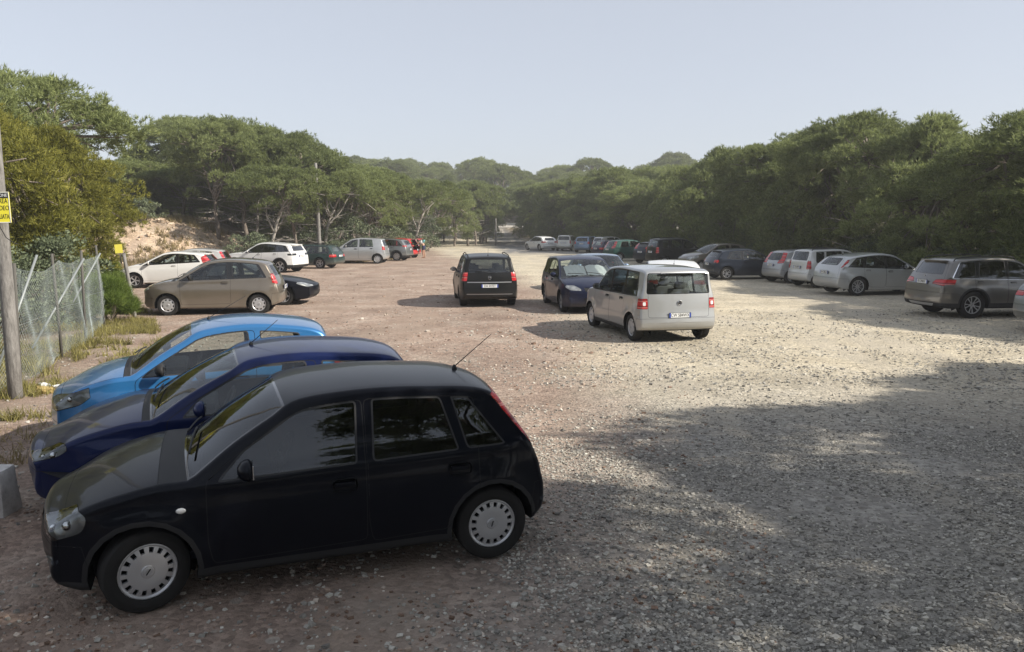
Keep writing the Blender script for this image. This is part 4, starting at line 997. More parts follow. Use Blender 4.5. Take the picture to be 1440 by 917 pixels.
def stretch(sp, k):
    q = dict(sp); q['L'] *= k; q['fo'] *= k; q['wb'] *= k; q['ms'] *= k
    q['top'] = [(p[0] * k, *p[1:]) for p in sp['top']]; q['panes'] = [tuple(a * k for a in p) for p in sp['panes']]; q['doors'] = [tuple(a * k for a in p) for p in sp['doors']]
    q['lamps'] = [(n, m, [(v, sd, [((a * k, b) if v != 'yz' else (a, b)) for a, b in pl]) for v, sd, pl in ps]) for n, m, ps in sp['lamps']]
    if q.get('dlo'): q['dlo'] = tuple(a * k for a in q['dlo'])
    if q.get('antenna'): q['antenna'] = (q['antenna'][0] * k, *q['antenna'][1:])
    return q
def shorter_nose(sp, d):
    q = dict(sp); fo = sp['fo']; f = lambda a: a * (fo - d) / fo if a < fo else a - d
    q['L'] -= d; q['fo'] -= d; q['ms'] = f(q['ms']); q['top'] = [(f(p[0]), *p[1:]) for p in sp['top']]
    for k in ('panes', 'doors'): q[k] = [tuple(f(a) for a in p) for p in sp[k]]
    q['lamps'] = [(n, m, [(v, sd, [((f(a), b) if v != 'yz' else (a, b)) for a, b in pl]) for v, sd, pl in ps]) for n, m, ps in sp['lamps']]
    if q.get('antenna'): q['antenna'] = (f(q['antenna'][0]), *q['antenna'][1:])
    if q.get('repeater'): q['repeater'] = (f(q['repeater'][0]), q['repeater'][1])
    return q
SP['corsa'] = shorter_nose(SP['corsa'], .085)
SP['shortcar'] = stretch(SP['citycar'], .885)
def wheel_at(spn, which, xy, yaw, scale=1.):
    """car origin from where one wheel touches the ground"""
    sp = SP[spn]; lx = sp['wb'] / 2 * (1 if which[0] == 'F' else -1); ly = (sp['W'] / 2 - .06) * (1 if which[1] == 'L' else -1)
    a = R_(yaw); return (xy[0] - scale * (lx * math.cos(a) - ly * math.sin(a)), xy[1] - scale * (lx * math.sin(a) + ly * math.cos(a)), 0.)
P = {
 'black': paint('black', (.004, .005, .009), 0, .008, .3), 'navy': paint('navy', (.005, .013, .065), .2, .07, .3), 'blue': paint('bright_blue', (.018, .145, .36), .35, .12, .3),
 'bronze': paint('bronze', (.175, .15, .118), .6, .35, .35), 'white': paint('white', (.72, .72, .70), 0, .12, .4), 'darkgreen': paint('dark_green', (.02, .045, .045), .2, .35, .35),
 'silver': paint('silver', (.46, .47, .47), .6, .25, .35), 'grey': paint('grey', (.20, .21, .21), .6, .3, .35), 'red': paint('red', (.50, .02, .025), 0, .12, .35),
 'dkblue': paint('dark_blue', (.007, .012, .038), .2, .15, .3), 'beige': paint('silver_beige', (.39, .40, .405), .6, .3, .36), 'ltblue': paint('slate_blue', (.16, .23, .33), .5, .25, .35),
 'silverw': paint('pale_silver', (.60, .60, .58), .4, .25, .35), 'greyblue': paint('grey_blue', (.10, .12, .15), .5, .3, .35), 'purple': paint('plum_blue', (.035, .03, .06), .3, .3, .35),
 'teal': paint('green', (.015, .065, .055), .2, .25, .35), 'slate': paint('dark_slate', (.02, .027, .042), .3, .1, .3), 'taupe': paint('taupe', (.17, .15, .125), .5, .3, .35), 'x': paint('mineral_grey', (.15, .142, .132), .65, .2, .32),
 'offwhite': paint('cream_white', (.62, .62, .58), 0, .2, .4), 'dust': paint('dusty_silver', (.36, .37, .38), .5, .4, .4), 'blackd': paint('dusty_black', (.009, .010, .011), 0, .10, .3)}
CARS = []
def car(nm, label, cat, spn, pm, loc, yaw, scale=1., det=1, group=None):
    r, S = make_car(nm, label, cat, SP[spn], P[pm], loc, yaw, scale, det, group); CARS.append((nm, r, S)); return r, S
G_L = 'cars parked along the left side'; G_R = 'cars parked along the right tree row'; G_N = 'small hatchbacks parked side by side in the foreground'; G_M = 'cars standing in the middle of the lot'
YN = 201.
o1 = wheel_at('corsa', 'RL', (-.16, 5.88), YN, .975)
corsa, cS = car('black_hatchback', 'glossy black five-door hatchback nearest the camera with silver wheel covers', 'car', 'corsa', 'black', o1, YN, .975, 2, G_N)
peug, pS = car('navy_hatchback', 'dark navy three-door hatchback between the black and the bright blue hatchbacks', 'car', 'lion', 'navy', (o1[0] - 1.0, o1[1] + 1.65, 0), YN, .98, 2, G_N)
blue, bS = car('blue_hatchback', 'bright metallic blue hatchback nearest the fence with long slanted headlight', 'car', 'shortcar', 'blue', (o1[0] - 2.02, o1[1] + 3.25, 0), YN, .98, 2, G_N)
car('bronze_hatchback', 'bronze three-door hatchback with multi-slot wheel covers beside the green bush', 'car', 'ypsilon', 'bronze', wheel_at('ypsilon', 'RL', (-7.24, 22.7), 188, 1.04), 188, 1.04, 1, G_L)
car('black_coupe', 'low black coupe facing right, half hidden behind the bronze hatchback', 'car', 'coupe', 'black', wheel_at('coupe', 'FR', (-7.25, 25.2), 2), 2, 1., 1, G_L)
car('white_hatchback', 'white three-door hatchback with high red tail lights facing the earth bank', 'car', 'fiesta', 'white', wheel_at('fiesta', 'FL', (-15.3, 32.3), 184), 184, 1., 1, G_L)
car('pale_hatchback', 'pale hatchback with grey roof just behind the white hatchback by the bank', 'car', 'punto', 'silverw', wheel_at('punto', 'FL', (-15.9, 36.0), 186), 186, 1., 1, G_L)
car('white_suv', 'white sport utility car with dark lower trim and dark glass', 'car', 'suvcoupe', 'white', wheel_at('suvcoupe', 'RL', (-12.3, 42.3), 166), 166, 1., 1, G_L)
car('green_estate', 'dark green estate car between the white sport utility and the silver minivan', 'car', 'estate', 'darkgreen', wheel_at('estate', 'RL', (-11.2, 46.5), 168), 168, 1., 1, G_L)
car('silver_minivan', 'silver five-door minivan with dark side strip, next to the dark green estate', 'car', 'minimpv', 'silver', wheel_at('minimpv', 'RL', (-8.83, 52.4), 178, 1.08), 178, 1.08, 1, G_L)
car('grey_crossover', 'grey crossover tucked between the silver minivan and the red hatchback', 'car', 'crossover', 'grey', wheel_at('crossover', 'RL', (-8.17, 56.6), 170), 170, 1., 0, G_L)
car('red_hatchback', 'red hatchback with its tailgate raised, last in the left row', 'car', 'redhatch', 'red', wheel_at('redhatch', 'RL', (-8.0, 60.6), 165, 1.05), 165, 1.05, 1, G_L)
za, zS = car('black_minivan', 'black seven-seat minivan seen from behind in the middle of the lot', 'car', 'zafira', 'blackd', wheel_at('zafira', 'RL', (-1.62, 25.15), 97.5), 97.5, 1., 1, G_M)
cm, mS = car('navy_minivan', 'dark blue minivan facing the camera with silver sunshades in its windscreen', 'car', 'cmax', 'dkblue', wheel_at('cmax', 'FR', (1.46, 23.3), -82), -82, 1., 1, G_M)
car('slate_saloon', 'slate blue saloon behind the dark blue minivan', 'car', 'saloon', 'ltblue', (3.45, 31.5, 0), -80, 1., 1, G_M)
car('white_roof_car', 'white hatchback hidden behind the silver beige minivan, only its roof showing', 'car', 'compact', 'white', (5.0, 25.3, 0), 84, .98, 1, G_M)
mu, uS = car('beige_minivan', 'silver beige square-backed minivan with large rear window and blocky red lights', 'car', 'multipla', 'beige', wheel_at('multipla', 'RL', (2.66, 17.5), 104, .98), 104, .98, 1, G_M)
car('white_compact', 'white hatchback standing alone on the road at the far end', 'car', 'compact', 'white', wheel_at('compact', 'RL', (2.75, 79.5), 118, .95), 118, .95, 1, G_R)
car('white_van', 'small white boxy hatchback at the far left end of the right row', 'car', 'van', 'offwhite', wheel_at('van', 'FL', (5.0, 80.5), 75), 75, .98, 1, G_R)
car('silver_blue_hatchback', 'light grey-blue hatchback next to the small white boxy hatchback', 'car', 'minimpv', 'ltblue', (7.2, 75.0, 0), 60, .95, 0, G_R)
car('silver_boxy_hatchback', 'pale silver boxy hatchback beside the dark plum estate', 'car', 'minimpv', 'silverw', (9.0, 73.0, 0), 30, .95, 0, G_R)
car('plum_estate', 'dark plum blue estate car beside the green hatchback', 'car', 'estate', 'purple', wheel_at('estate', 'RR', (7.6, 61.0), 25), 25, 1., 0, G_R)
car('green_hatchback', 'dark green hatchback between the plum estate and the grey-blue hatchback', 'car', 'punto', 'teal', wheel_at('punto', 'RR', (7.55, 55.9), 20), 20, 1.03, 0, G_R)
car('grey_blue_hatchback', 'dark grey-blue hatchback with bright red tail light, beside the black estate', 'car', 'fiesta', 'slate', (10.0, 53.5, 0), 30, 1., 0, G_R)
car('black_estate', 'black estate with tall red tail light between the grey-blue and taupe hatchbacks', 'car', 'idea', 'blackd', (10.3, 49.6, 0), 15, 1.1, 0, G_R)
car('taupe_hatchback', 'taupe hatchback facing out of the row towards the lot', 'car', 'citycar', 'taupe', wheel_at('citycar', 'FL', (10.4, 43.8), 196), 196, 1.03, 1, G_R)
car('navy_round_hatchback', 'dark navy hatchback with round tail lights and split-spoke wheels', 'car', 'mito', 'slate', wheel_at('mito', 'RR', (10.0, 37.1), 7), 7, 1., 1, G_R)
car('grey_hatchback', 'dusty silver grey hatchback with tall pillar-mounted red tail lights', 'car', 'punto', 'dust', wheel_at('punto', 'RR', (12.15, 34.7), 14), 14, 1., 1, G_R)
car('silver_boxy_car', 'pale silver boxy car with roof rails between two silver hatchbacks', 'car', 'idea', 'silverw', wheel_at('idea', 'RR', (12.42, 32.3), 12), 12, 1., 1, G_R)
car('silver_hatchback', 'silver five-door hatchback with many-spoke alloy wheels next to the grey sport utility', 'car', 'focus', 'silver', wheel_at('focus', 'RR', (12.5, 28.7), 9), 9, 1.03, 1, G_R)
car('grey_suv', 'metallic grey sport utility car with roof rails and split-spoke wheels at the right', 'car', 'suv', 'x', wheel_at('suv', 'RR', (12.6, 21.7), 6), 6, 1., 1, G_R)
car('edge_car', 'grey car cut off by the right edge of the photo', 'car', 'compact', 'grey', (14.55, 19.1, 0), 8, 1., 1, G_R)

# ------------------------------------------------------------------ vegetation
def leaf_mat(name, cols, trans=.42):
    m = bpy.data.materials.new(name); m.use_nodes = True; t = m.node_tree; b = t.nodes['Principled BSDF']
    geo = nd(t, 'ShaderNodeNewGeometry'); oi = nd(t, 'ShaderNodeObjectInfo')
    n = noi(t, geo.outputs['Position'], .55, 3, .6)
    f = mathn(t, 'ADD', mathn(t, 'MULTIPLY', geo.outputs['Random Per Island'], .45), mathn(t, 'MULTIPLY', n, .55))
    f = mathn(t, 'ADD', f, mathn(t, 'MULTIPLY', mathn(t, 'SUBTRACT', oi.outputs['Random'], .5), .22))
    c = ramp(t, f, [(.25, cols[0]), (.5, cols[1]), (.78, cols[2])])
    t.links.new(c, b.inputs['Base Color']); b.inputs['Roughness'].default_value = .6; b.inputs['Specular IOR Level'].default_value = .25
    tr = nd(t, 'ShaderNodeBsdfTranslucent'); t.links.new(c, tr.inputs[0])
    mx = nd(t, 'ShaderNodeMixShader'); mx.inputs[0].default_value = trans; t.links.new(b.outputs[0], mx.inputs[1]); t.links.new(tr.outputs[0], mx.inputs[2])
    t.links.new(mx.outputs[0], t.nodes['Material Output'].inputs[0]); return m
M_pine = leaf_mat('pine_needles', [(.10, .125, .043), (.205, .24, .085), (.33, .37, .15)])
M_pineY = leaf_mat('yellow_pine_needles', [(.13, .135, .028), (.24, .235, .045), (.36, .33, .075)])
M_lent = leaf_mat('grey_green_leaves', [(.07, .09, .05), (.14, .17, .095), (.25, .28, .17)], .15)
M_fen = leaf_mat('bright_green_leaves', [(.07, .11, .02), (.13, .19, .035), (.22, .28, .07)])
M_dry = leaf_mat('dry_grass_blades', [(.16, .12, .06), (.30, .24, .12), (.42, .35, .18)])
M_weed = leaf_mat('weed_leaves', [(.13, .12, .045), (.27, .24, .085), (.46, .42, .15)])
def bark_mat(name, c0, c1, c2):
    m = bpy.data.materials.new(name); m.use_nodes = True; t = m.node_tree; b = t.nodes['Principled BSDF']
    tc = nd(t, 'ShaderNodeTexCoord'); mp = nd(t, 'ShaderNodeMapping'); mp.inputs['Scale'].default_value = (9, 9, 2.2); t.links.new(tc.outputs['Object'], mp.inputs[0])
    n = noi(t, mp.outputs[0], 2, 5, .7); t.links.new(ramp(t, n, [(.3, c0), (.5, c1), (.7, c2)]), b.inputs['Base Color']); b.inputs['Roughness'].default_value = .9
    bp = nd(t, 'ShaderNodeBump'); bp.inputs['Strength'].default_value = .7; bp.inputs['Distance'].default_value = .03; t.links.new(n, bp.inputs['Height']); t.links.new(bp.outputs[0], b.inputs['Normal']); return m
M_bark = bark_mat('pine_bark', (.07, .055, .045), (.17, .14, .115), (.28, .24, .20))
M_dead = bark_mat('dead_wood', (.16, .145, .125), (.30, .275, .24), (.42, .39, .35))
M_wood = bark_mat('weathered_pole_wood', (.10, .095, .088), (.19, .18, .168), (.27, .26, .245))

NEAR_R = [(14.5, 19, 'the grey car at the right edge'), (14, 22, 'the grey sport utility'), (14, 28.7, 'the silver five-door hatchback'), (13.5, 32.3, 'the pale boxy car with roof rails'), (13, 34.7, 'the dusty grey hatchback'), (11.5, 37, 'the navy round-lamp hatchback'), (11.5, 44, 'the taupe hatchback'), (10.3, 49.6, 'the black estate'), (10, 53.5, 'the grey-blue hatchback'), (8.5, 56, 'the dark green hatchback'), (8, 61, 'the plum estate'), (9, 73, 'the silver boxy hatchback'), (7, 77, 'the light grey-blue hatchback'), (3, 82, 'the lone white hatchback on the road')]
NEAR_L = [(-8.5, 56, 'the grey crossover'), (-9, 62, 'the red hatchback'), (-8, 72, 'the dry grass at the lot end'), (-6, 85, 'the left verge of the road'), (-3.5, 99, 'the short far pole')]
USED = {}
def near(tab, what, x, y, tail=''):
    nm = min(tab, key=lambda t_: (t_[0] - x)**2 * .2 + (t_[1] - y)**2)[2]; base = what + ' behind ' + nm + tail; k = USED.get(base, 0); USED[base] = k + 1
    return base if k == 0 else base + (', second one', ', third one', ', fourth one', ', one of the farthest', ', one of the farthest')[min(k - 1, 4)]
def unit(v): return v / np.maximum(np.linalg.norm(v, axis=-1, keepdims=True), 1e-9)
def tufts(cent, rad, per, k, ln, wd, flat=.8, up=.6, lowcut=-.45, spread=.9, shell=(.62, 1.06), g=rng):
    """needle tufts spread over the outer shell of each clump: thin pointed faces fanning out"""
    n = len(cent); tot = n * per
    c = np.repeat(cent, per, 0); r = np.repeat(rad, per)
    d = unit(g.normal(size=(tot, 3))); d[:, 2] = np.where(d[:, 2] < lowcut, -d[:, 2], d[:, 2])
    # lumpy shell
    rr = r * g.uniform(*shell, tot) * (1 + .14 * np.sin(d[:, 0] * 5 + c[:, 0] * 3) * np.cos(d[:, 1] * 6 + c[:, 1] * 2))
    p = c + d * rr[:, None] * np.array([1, 1, flat])
    nrm = unit(d + np.array([0, 0, up]))
    P0 = np.repeat(p, k, 0); N = np.repeat(nrm, k, 0); m = len(P0)
    q = unit(N + g.normal(size=(m, 3)) * spread * .6)
    s = unit(np.cross(q, g.normal(size=(m, 3)))); L = g.uniform(ln[0], ln[1], m)[:, None]; W = g.uniform(wd[0], wd[1], m)[:, None]
    b = P0 + g.normal(size=(m, 3)) * .03
    V = np.stack([b - s * W / 2, b + s * W / 2, b + q * L], 1).reshape(-1, 3)
    return V
def tri_mesh(name, V, mat): return mesh_np(name, V, np.arange(len(V)).reshape(-1, 3), mat)
def limb(bm, a, b, r0, r1, bend, n=5, seg=5, mi=0):
    a, b = Vector(a), Vector(b); pts = []; off = Vector((random.uniform(-1, 1), random.uniform(-1, 1), random.uniform(-.3, .5))) * bend * (b - a).length
    for i in range(n + 1):
        t = i / n; pts.append(a.lerp(b, t) + off * math.sin(math.pi * t) + Vector((random.uniform(-1, 1), random.uniform(-1, 1), 0)) * .02 * (b - a).length * (0 < i < n))
    add_tube(bm, pts, [r0 + (r1 - r0) * i / n for i in range(n + 1)], seg, mi)
    return pts
def pine(kind, seed, Rr=4.2, Ht=8.5, lean=(0, 0), nclump=120, per=85, zb=None, k=9, ln=(.12, .24), wd=(.022, .042)):
    g = np.random.default_rng(seed); random.seed(seed)
    cen = []; rad = []
    if kind == 'umbrella':
        zb = zb or Ht * .55
        for i in range(nclump):
            r = Rr * math.sqrt(g.uniform(0, 1)) * .97; a = g.uniform(0, 2 * math.pi)
            rr = Rr * (1 + .14 * math.sin(3 * a + seed) + .08 * math.sin(5 * a))
            r = min(r, rr * .95); top = zb + (Ht - zb) * math.sqrt(max(0, 1 - (r / rr)**2 * .93)) + .18 * math.sin(r * 2 + a * 3)
            dep = 0 if g.uniform() < .78 else g.uniform(.6, 1.9)
            cen.append((r * math.cos(a), r * math.sin(a), top - .5 - dep)); rad.append(g.uniform(.45, .85))
    else:
        zb = zb or .9
        for i in range(nclump):
            h = g.uniform(0, 1)**.8; z = zb + (Ht - zb - .5) * h; prof_ = math.sin(math.pi * min(.18 + h * .82, .999))**.6
            a = g.uniform(0, 2 * math.pi); r = Rr * prof_ * g.uniform(.55, 1.0) * (1 + .15 * math.sin(3 * a + seed + h * 4))
            if h > .85: r *= g.uniform(.2, 1)
            cen.append((r * math.cos(a), r * math.sin(a), z)); rad.append(g.uniform(.5, .95))
    cen = np.array(cen); cen[:, 0] += lean[0]; cen[:, 1] += lean[1]; rad = np.array(rad)
    V = tufts(cen, rad, per, k, ln, wd, g=g)
    crown = tri_mesh('crown', V, M_pine)
    bm = bmesh.new(); fork = Vector((lean[0] * .55, lean[1] * .55, (zb + .2) if kind == 'umbrella' else Ht * .45))
    r0 = .09 + .009 * Ht
    pts = limb(bm, (0, 0, -.3), fork, r0, r0 * .62, .05, 7, 8)
    idx = g.permutation(len(cen))[:int(len(cen) * .5)]
    hubs = []
    for j in range(6):
        a = 2 * math.pi * j / 6 + random.uniform(-.4, .4); q = fork + Vector((math.cos(a) * Rr * .38, math.sin(a) * Rr * .38, (Ht - fork.z) * .38)); s = pts[random.randint(4, 7)]
        limb(bm, s, q, r0 * .5, r0 * .28, .10, 5, 6); hubs.append(q)
    for i in idx:
        c = Vector(cen[i]); h = min(hubs, key=lambda q: (q - c).length); limb(bm, h, c, .06, .018, .12, 4, 4)
    nd_ = 26 if kind == 'umbrella' else 18
    for j in range(nd_):                                                 # dead grey twigs in the hollow under the crown
        t = random.uniform(.35, 1); s = Vector(pts[min(7, int(t * 7))]); a = random.uniform(0, 6.28); L = random.uniform(.25, .8) * Rr * (.5 + .5 * t)
        e = s + Vector((math.cos(a) * L, math.sin(a) * L, random.uniform(-.1, .45) * L)); pp = limb(bm, s, e, .035, .008, .14, 5, 4, 1)
        for w_ in range(3):
            b0 = Vector(pp[random.randint(2, 4)]); e2 = b0 + Vector((random.uniform(-1, 1), random.uniform(-1, 1), random.uniform(-.2, .7))) * L * .35; limb(bm, b0, e2, .014, .004, .15, 3, 3, 1)
    tr = bpy.data.meshes.new('trunk'); bm.to_mesh(tr); bm.free(); tr.materials.append(M_bark); tr.materials.append(M_dead)
    return crown, tr
def leaves(cent, rad, per, size, g, flat=.85):
    n = len(cent) * per; c = np.repeat(cent, per, 0); r = np.repeat(rad, per); d = unit(g.normal(size=(n, 3))); d[:, 2] = np.where(d[:, 2] < -.3, -d[:, 2], d[:, 2])
    p = c + d * (r * g.uniform(.6, 1.05, n))[:, None] * np.array([1, 1, flat]); q = unit(d * .7 + g.normal(size=(n, 3)) * .7 + [0, 0, .3]); s = unit(np.cross(q, g.normal(size=(n, 3))))
    L = g.uniform(*size, n)[:, None]; W = L * .26
    return np.stack([p, p + q * L * .45 + s * W, p + q * L, p + q * L * .45 - s * W], 1).reshape(-1, 3)
def shrub(seed, Rr, Ht, mat, fine=False, nclump=26, per=170, size=(.06, .13)):
    g = np.random.default_rng(seed); random.seed(seed); cen = []; rad = []
    for i in range(nclump):
        h = g.uniform(0, 1); a = g.uniform(0, 6.28); r = Rr * math.sqrt(max(0, 1 - h**2 * .9)) * g.uniform(.35, .92) * (1 + .2 * math.sin(3 * a + seed)); cen.append((r * math.cos(a), r * math.sin(a), .25 + (Ht - .45) * h)); rad.append(g.uniform(.22, .42) * Rr * .8)
    cen = np.array(cen); rad = np.array(rad)
    if fine: me = tri_mesh('foliage', tufts(cen, rad, per, 8, (.10, .26), (.008, .016), up=1.2, g=g), mat)
    else:
        V = leaves(cen, rad, per, size, g); me = mesh_np('foliage', V, np.arange(len(V)).reshape(-1, 4), mat)
    bm = bmesh.new()
    for i in range(0, nclump, 2): limb(bm, (random.uniform(-.15, .15), random.uniform(-.15, .15), -.1), cen[i], .028, .008, .12, 4, 4)
    st = bpy.data.meshes.new('stem'); bm.to_mesh(st); bm.free(); st.materials.append(M_bark)
    return me, st
def put_tree(name, meshes, x, y, s, rz, label, cat, group, sz=None, mat=None, parts=('crown', 'trunk')):
    r = empty(name, (x, y, H(x, y)), rz); r.scale = (s, s, sz or s); tag(r, label, cat, group)
    for nm, me in zip(parts, meshes):
        o = bpy.data.objects.new(nm, me); COL.objects.link(o); o.parent = r
        if mat and nm in ('crown', 'foliage'):
            o.material_slots[0].link = 'OBJECT'; o.material_slots[0].material = mat
    return r
U = [pine('umbrella', 1), pine('umbrella', 2, 4.4, 8.2, (.6, -.3)), pine('umbrella', 3, 3.9, 8.7, (-.7, .2)), pine('umbrella', 4, 4.6, 7.9, (.2, .5))]
D = [pine('deep', 11, 3.3, 7.2, nclump=120), pine('deep', 12, 3.6, 6.6, nclump=130, zb=.6), pine('deep', 13, 3.0, 7.6, nclump=120)]
LEAN = []
for sd_, ln_ in ((21, (2.2, .3)), (22, (-2.0, .4))): LEAN.append(pine('umbrella', sd_, 3.6, 7.6, ln_, nclump=55))
SH = [shrub(31, 1.5, 2.3, M_lent, nclump=30, per=220), shrub(32, 1.2, 1.7, M_lent, per=200), shrub(33, 1.7, 2.0, M_lent, nclump=30, per=220)]
TR = 'umbrella_pine'
rt = random.Random(5)
# --- left, near: behind the fence
put_tree(TR, U[3], -18.9, 29.5, 1.14, 1.1, 'tall umbrella pine rising over the yellowish pines behind the wire fence', 'tree', None, .99)
put_tree(TR, U[1], -26.5, 27.5, 1.15, 2.1, 'highest umbrella pine at the left edge of the photo', 'tree', None, 1.06)
put_tree(TR, U[0], -24.0, 36.5, 1.0, 2.9, 'umbrella pine behind the tall left pines, its flat side towards the bank', 'tree', None, .93)
put_tree('young_pine', D[1], -14.6, 21.2, .84, .4, 'yellow-green bushy pine above the fence braces', 'tree', 'yellow-green bushy pines behind the fence', .86, M_pineY)
put_tree('young_pine', D[0], -17.3, 22.8, .95, 2.0, 'large yellow-green bushy pine behind the utility pole', 'tree', 'yellow-green bushy pines behind the fence', .93, M_pineY)
put_tree('young_pine', D[2], -14.6, 25.6, .80, 1.3, 'small yellow-green bushy pine closest to the earth bank', 'tree', 'yellow-green bushy pines behind the fence', .70, M_pineY)
put_tree('young_pine', D[2], -19.8, 19.0, 1.0, 3.3, 'yellow-green bushy pine at the left edge behind the fence', 'tree', 'yellow-green bushy pines behind the fence', .95, M_pineY)
for i, (x, y, s, k, lb) in enumerate([(-11.6, 18.2, .82, 0, 'grey-green mastic shrub behind the tall fence post'), (-13.4, 17.4, .95, 2, 'grey-green mastic shrub by the slanting fence brace'), (-11.9, 20.8, .95, 0, 'grey-green mastic shrub behind the small yellow notice'),
        (-15.6, 16.6, 1.0, 2, 'grey-green mastic shrub at the left edge behind the utility pole'), (-15.4, 24.6, .8, 1, 'low grey-green shrub left of the white hatchback'), (-10.9, 16.2, .45, 1, 'small grey shrub at the foot of the wire fence')]):
    put_tree('mastic_shrub', SH[k], x, y, s, rt.uniform(0, 6), lb, 'shrub', 'grey-green shrubs behind the fence', parts=('foliage', 'stem'))
FEN = shrub(41, .75, 1.15, M_fen, True, 22, 260)
put_tree('green_bush', FEN, -10.5, 20.6, 1.0, 0, 'bright green feathery bush in front of the bronze hatchback', 'shrub', 'feathery green bushes', parts=('foliage', 'stem'))
put_tree('green_bush', FEN, -12.75, 23.6, 1.0, 2, 'feathery green bush between the fence end and the white hatchback', 'shrub', 'feathery green bushes', parts=('foliage', 'stem'))
put_tree('green_bush', FEN, -14.6, 28.5, 1.0, 4, 'feathery green bush on the slope under the earth bank', 'shrub', 'feathery green bushes', parts=('foliage', 'stem'))
# --- left, around and behind the bank
LB = 'tree'
for x, y, m, s, sz, lb in [(-19.9, 54.5, U[0], .92, .95, 'umbrella pine on the bank, left shoulder of the domed pine group'), (-18.4, 56.5, U[1], 1.1, 1.08, 'umbrella pine in the middle of the domed pine group behind the white sport utility'),
        (-15.0, 57.5, U[2], 1.05, 1.02, 'umbrella pine, right shoulder of the domed pine group'), (-14.3, 53.6, LEAN[0], .86, .84, 'leaning pine with bare pale trunk behind the dark green estate'), (-12.8, 58.0, LEAN[0], .85, .84, 'leaning pine beside the tall wooden pole'),
        (-29.0, 60.0, U[1], 1.0, .54, 'low pine in the dip between the two left pine groups'), (-25.5, 62.0, U[2], 1.0, .48, 'low pine behind the crest of the earth bank'), (-33., 57., D[1], 1.1, .72, 'dark bushy pine behind the left end of the bank'), (-28, 50.5, D[0], .8, .55, 'dark bushy pine at the top of the earth bank')]:
    put_tree(TR, m, x, y, s, rt.uniform(0, 6.28), lb, 'tree', None, sz)
for x, y, s, k, lb in [(-16.4, 50.2, 1.0, 2, 'grey-green shrub behind the roof of the white sport utility'), (-23.5, 51.5, .9, 1, 'grey-green shrub on top of the earth bank'), (-26.5, 49, 1.2, 0, 'wide grey-green shrub on the left shoulder of the earth bank'),
        (-11.3, 56.2, 1.35, 0, 'tall grey-green shrub behind the silver minivan'), (-13.4, 54.6, 1.2, 2, 'grey-green shrub behind the dark green estate'), (-9.6, 63.5, 1.2, 2, 'grey-green shrub behind the red hatchback'), (-8.8, 71.0, 1.2, 1, 'grey-green shrub by the dry grass at the lot end'), (-8.3, 77, 1.4, 0, 'grey-green shrub left of the road mouth')]:
    put_tree('mastic_shrub', SH[k], x, y, s, rt.uniform(0, 6), lb, 'shrub', 'grey-green shrubs along the left tree line', parts=('foliage', 'stem'))
for x, y, m, sc_, rz_, lb in [(-15.6, 51.2, LEAN[0], .80, .25, 'pine with bare pale trunk leaning to the right behind the white sport utility'), (-12.9, 54.2, LEAN[1], .80, 3.5, 'pine with slanting pale trunk just right of the tall wooden pole'), (-8.6, 69.5, LEAN[0], .82, .1, 'pine with pale leaning trunk above the red hatchback'), (-18.6, 58.0, LEAN[1], .75, 2.6, 'pine with pale leaning trunk at the right end of the earth bank')]:
    q_ = put_tree('leaning_pine', m, x, y, sc_, rz_, lb, 'tree', None, sc_ * 1.02)
    for c_ in q_.children:
        if c_.name.startswith('trunk'): c_.material_slots[0].link = 'OBJECT'; c_.material_slots[0].material = M_dead
def along(pl, step, r):
    out = []
    for (x0, y0), (x1, y1) in zip(pl, pl[1:]):
        d = math.hypot(x1 - x0, y1 - y0); n = max(1, round(d / step))
        for i in range(n): t = (i + r.uniform(-.2, .2)) / n; out.append((x0 + (x1 - x0) * t, y0 + (y1 - y0) * t))
    return out
for x, y in along([(-12.0, 62), (-12.2, 70), (-11.2, 80), (-8.6, 89), (-5.6, 98), (-4.4, 110), (-4.2, 126)], 4.4, rt):
    m = rt.choice([U[0], U[1], U[3], D[0], D[2], LEAN[1]]); s = rt.uniform(.86, 1.02)
    put_tree(TR, m, x + rt.uniform(-1, .8), y, s, rt.uniform(0, 6.28), near(NEAR_L, 'bushy front pine' if m in D else 'umbrella pine', x, y), 'tree', 'pines along the left forest edge', s * (.97 if m in D else .94))
for off, st in ((6, 6.5), (13, 8)):
    for x, y in along([(-13 - off, 64), (-11.5 - off, 82), (-6. - off, 100), (-4.5 - off, 126)], st, rt):
        s = rt.uniform(.9, 1.1); put_tree(TR, rt.choice(U), x + rt.uniform(-1, 1), y, s, rt.uniform(0, 6.28), 'pine deeper inside the left forest, only the crown top showing', 'tree', 'pines deep in the left forest', s * .93)
for pl, st, nm in (([(-38, 47), (-31, 60), (-24, 66), (-17.5, 62), (-15.5, 70), (-15, 84), (-14, 104), (-13, 128)], 3.6, 'left'), ([(-44, 60), (-34, 72), (-24, 74), (-20, 84), (-19, 120)], 4.2, 'left')):
    for x, y in along(pl, st, rt):
        s = rt.uniform(.8, 1.0); put_tree('bushy_pine', rt.choice(D), x + rt.uniform(-.8, .8), y, s, rt.uniform(0, 6.28), 'dark bushy pine filling the shade between the trunks of the left forest', 'tree', 'bushy pines inside the left forest', s * rt.uniform(.62, .8))
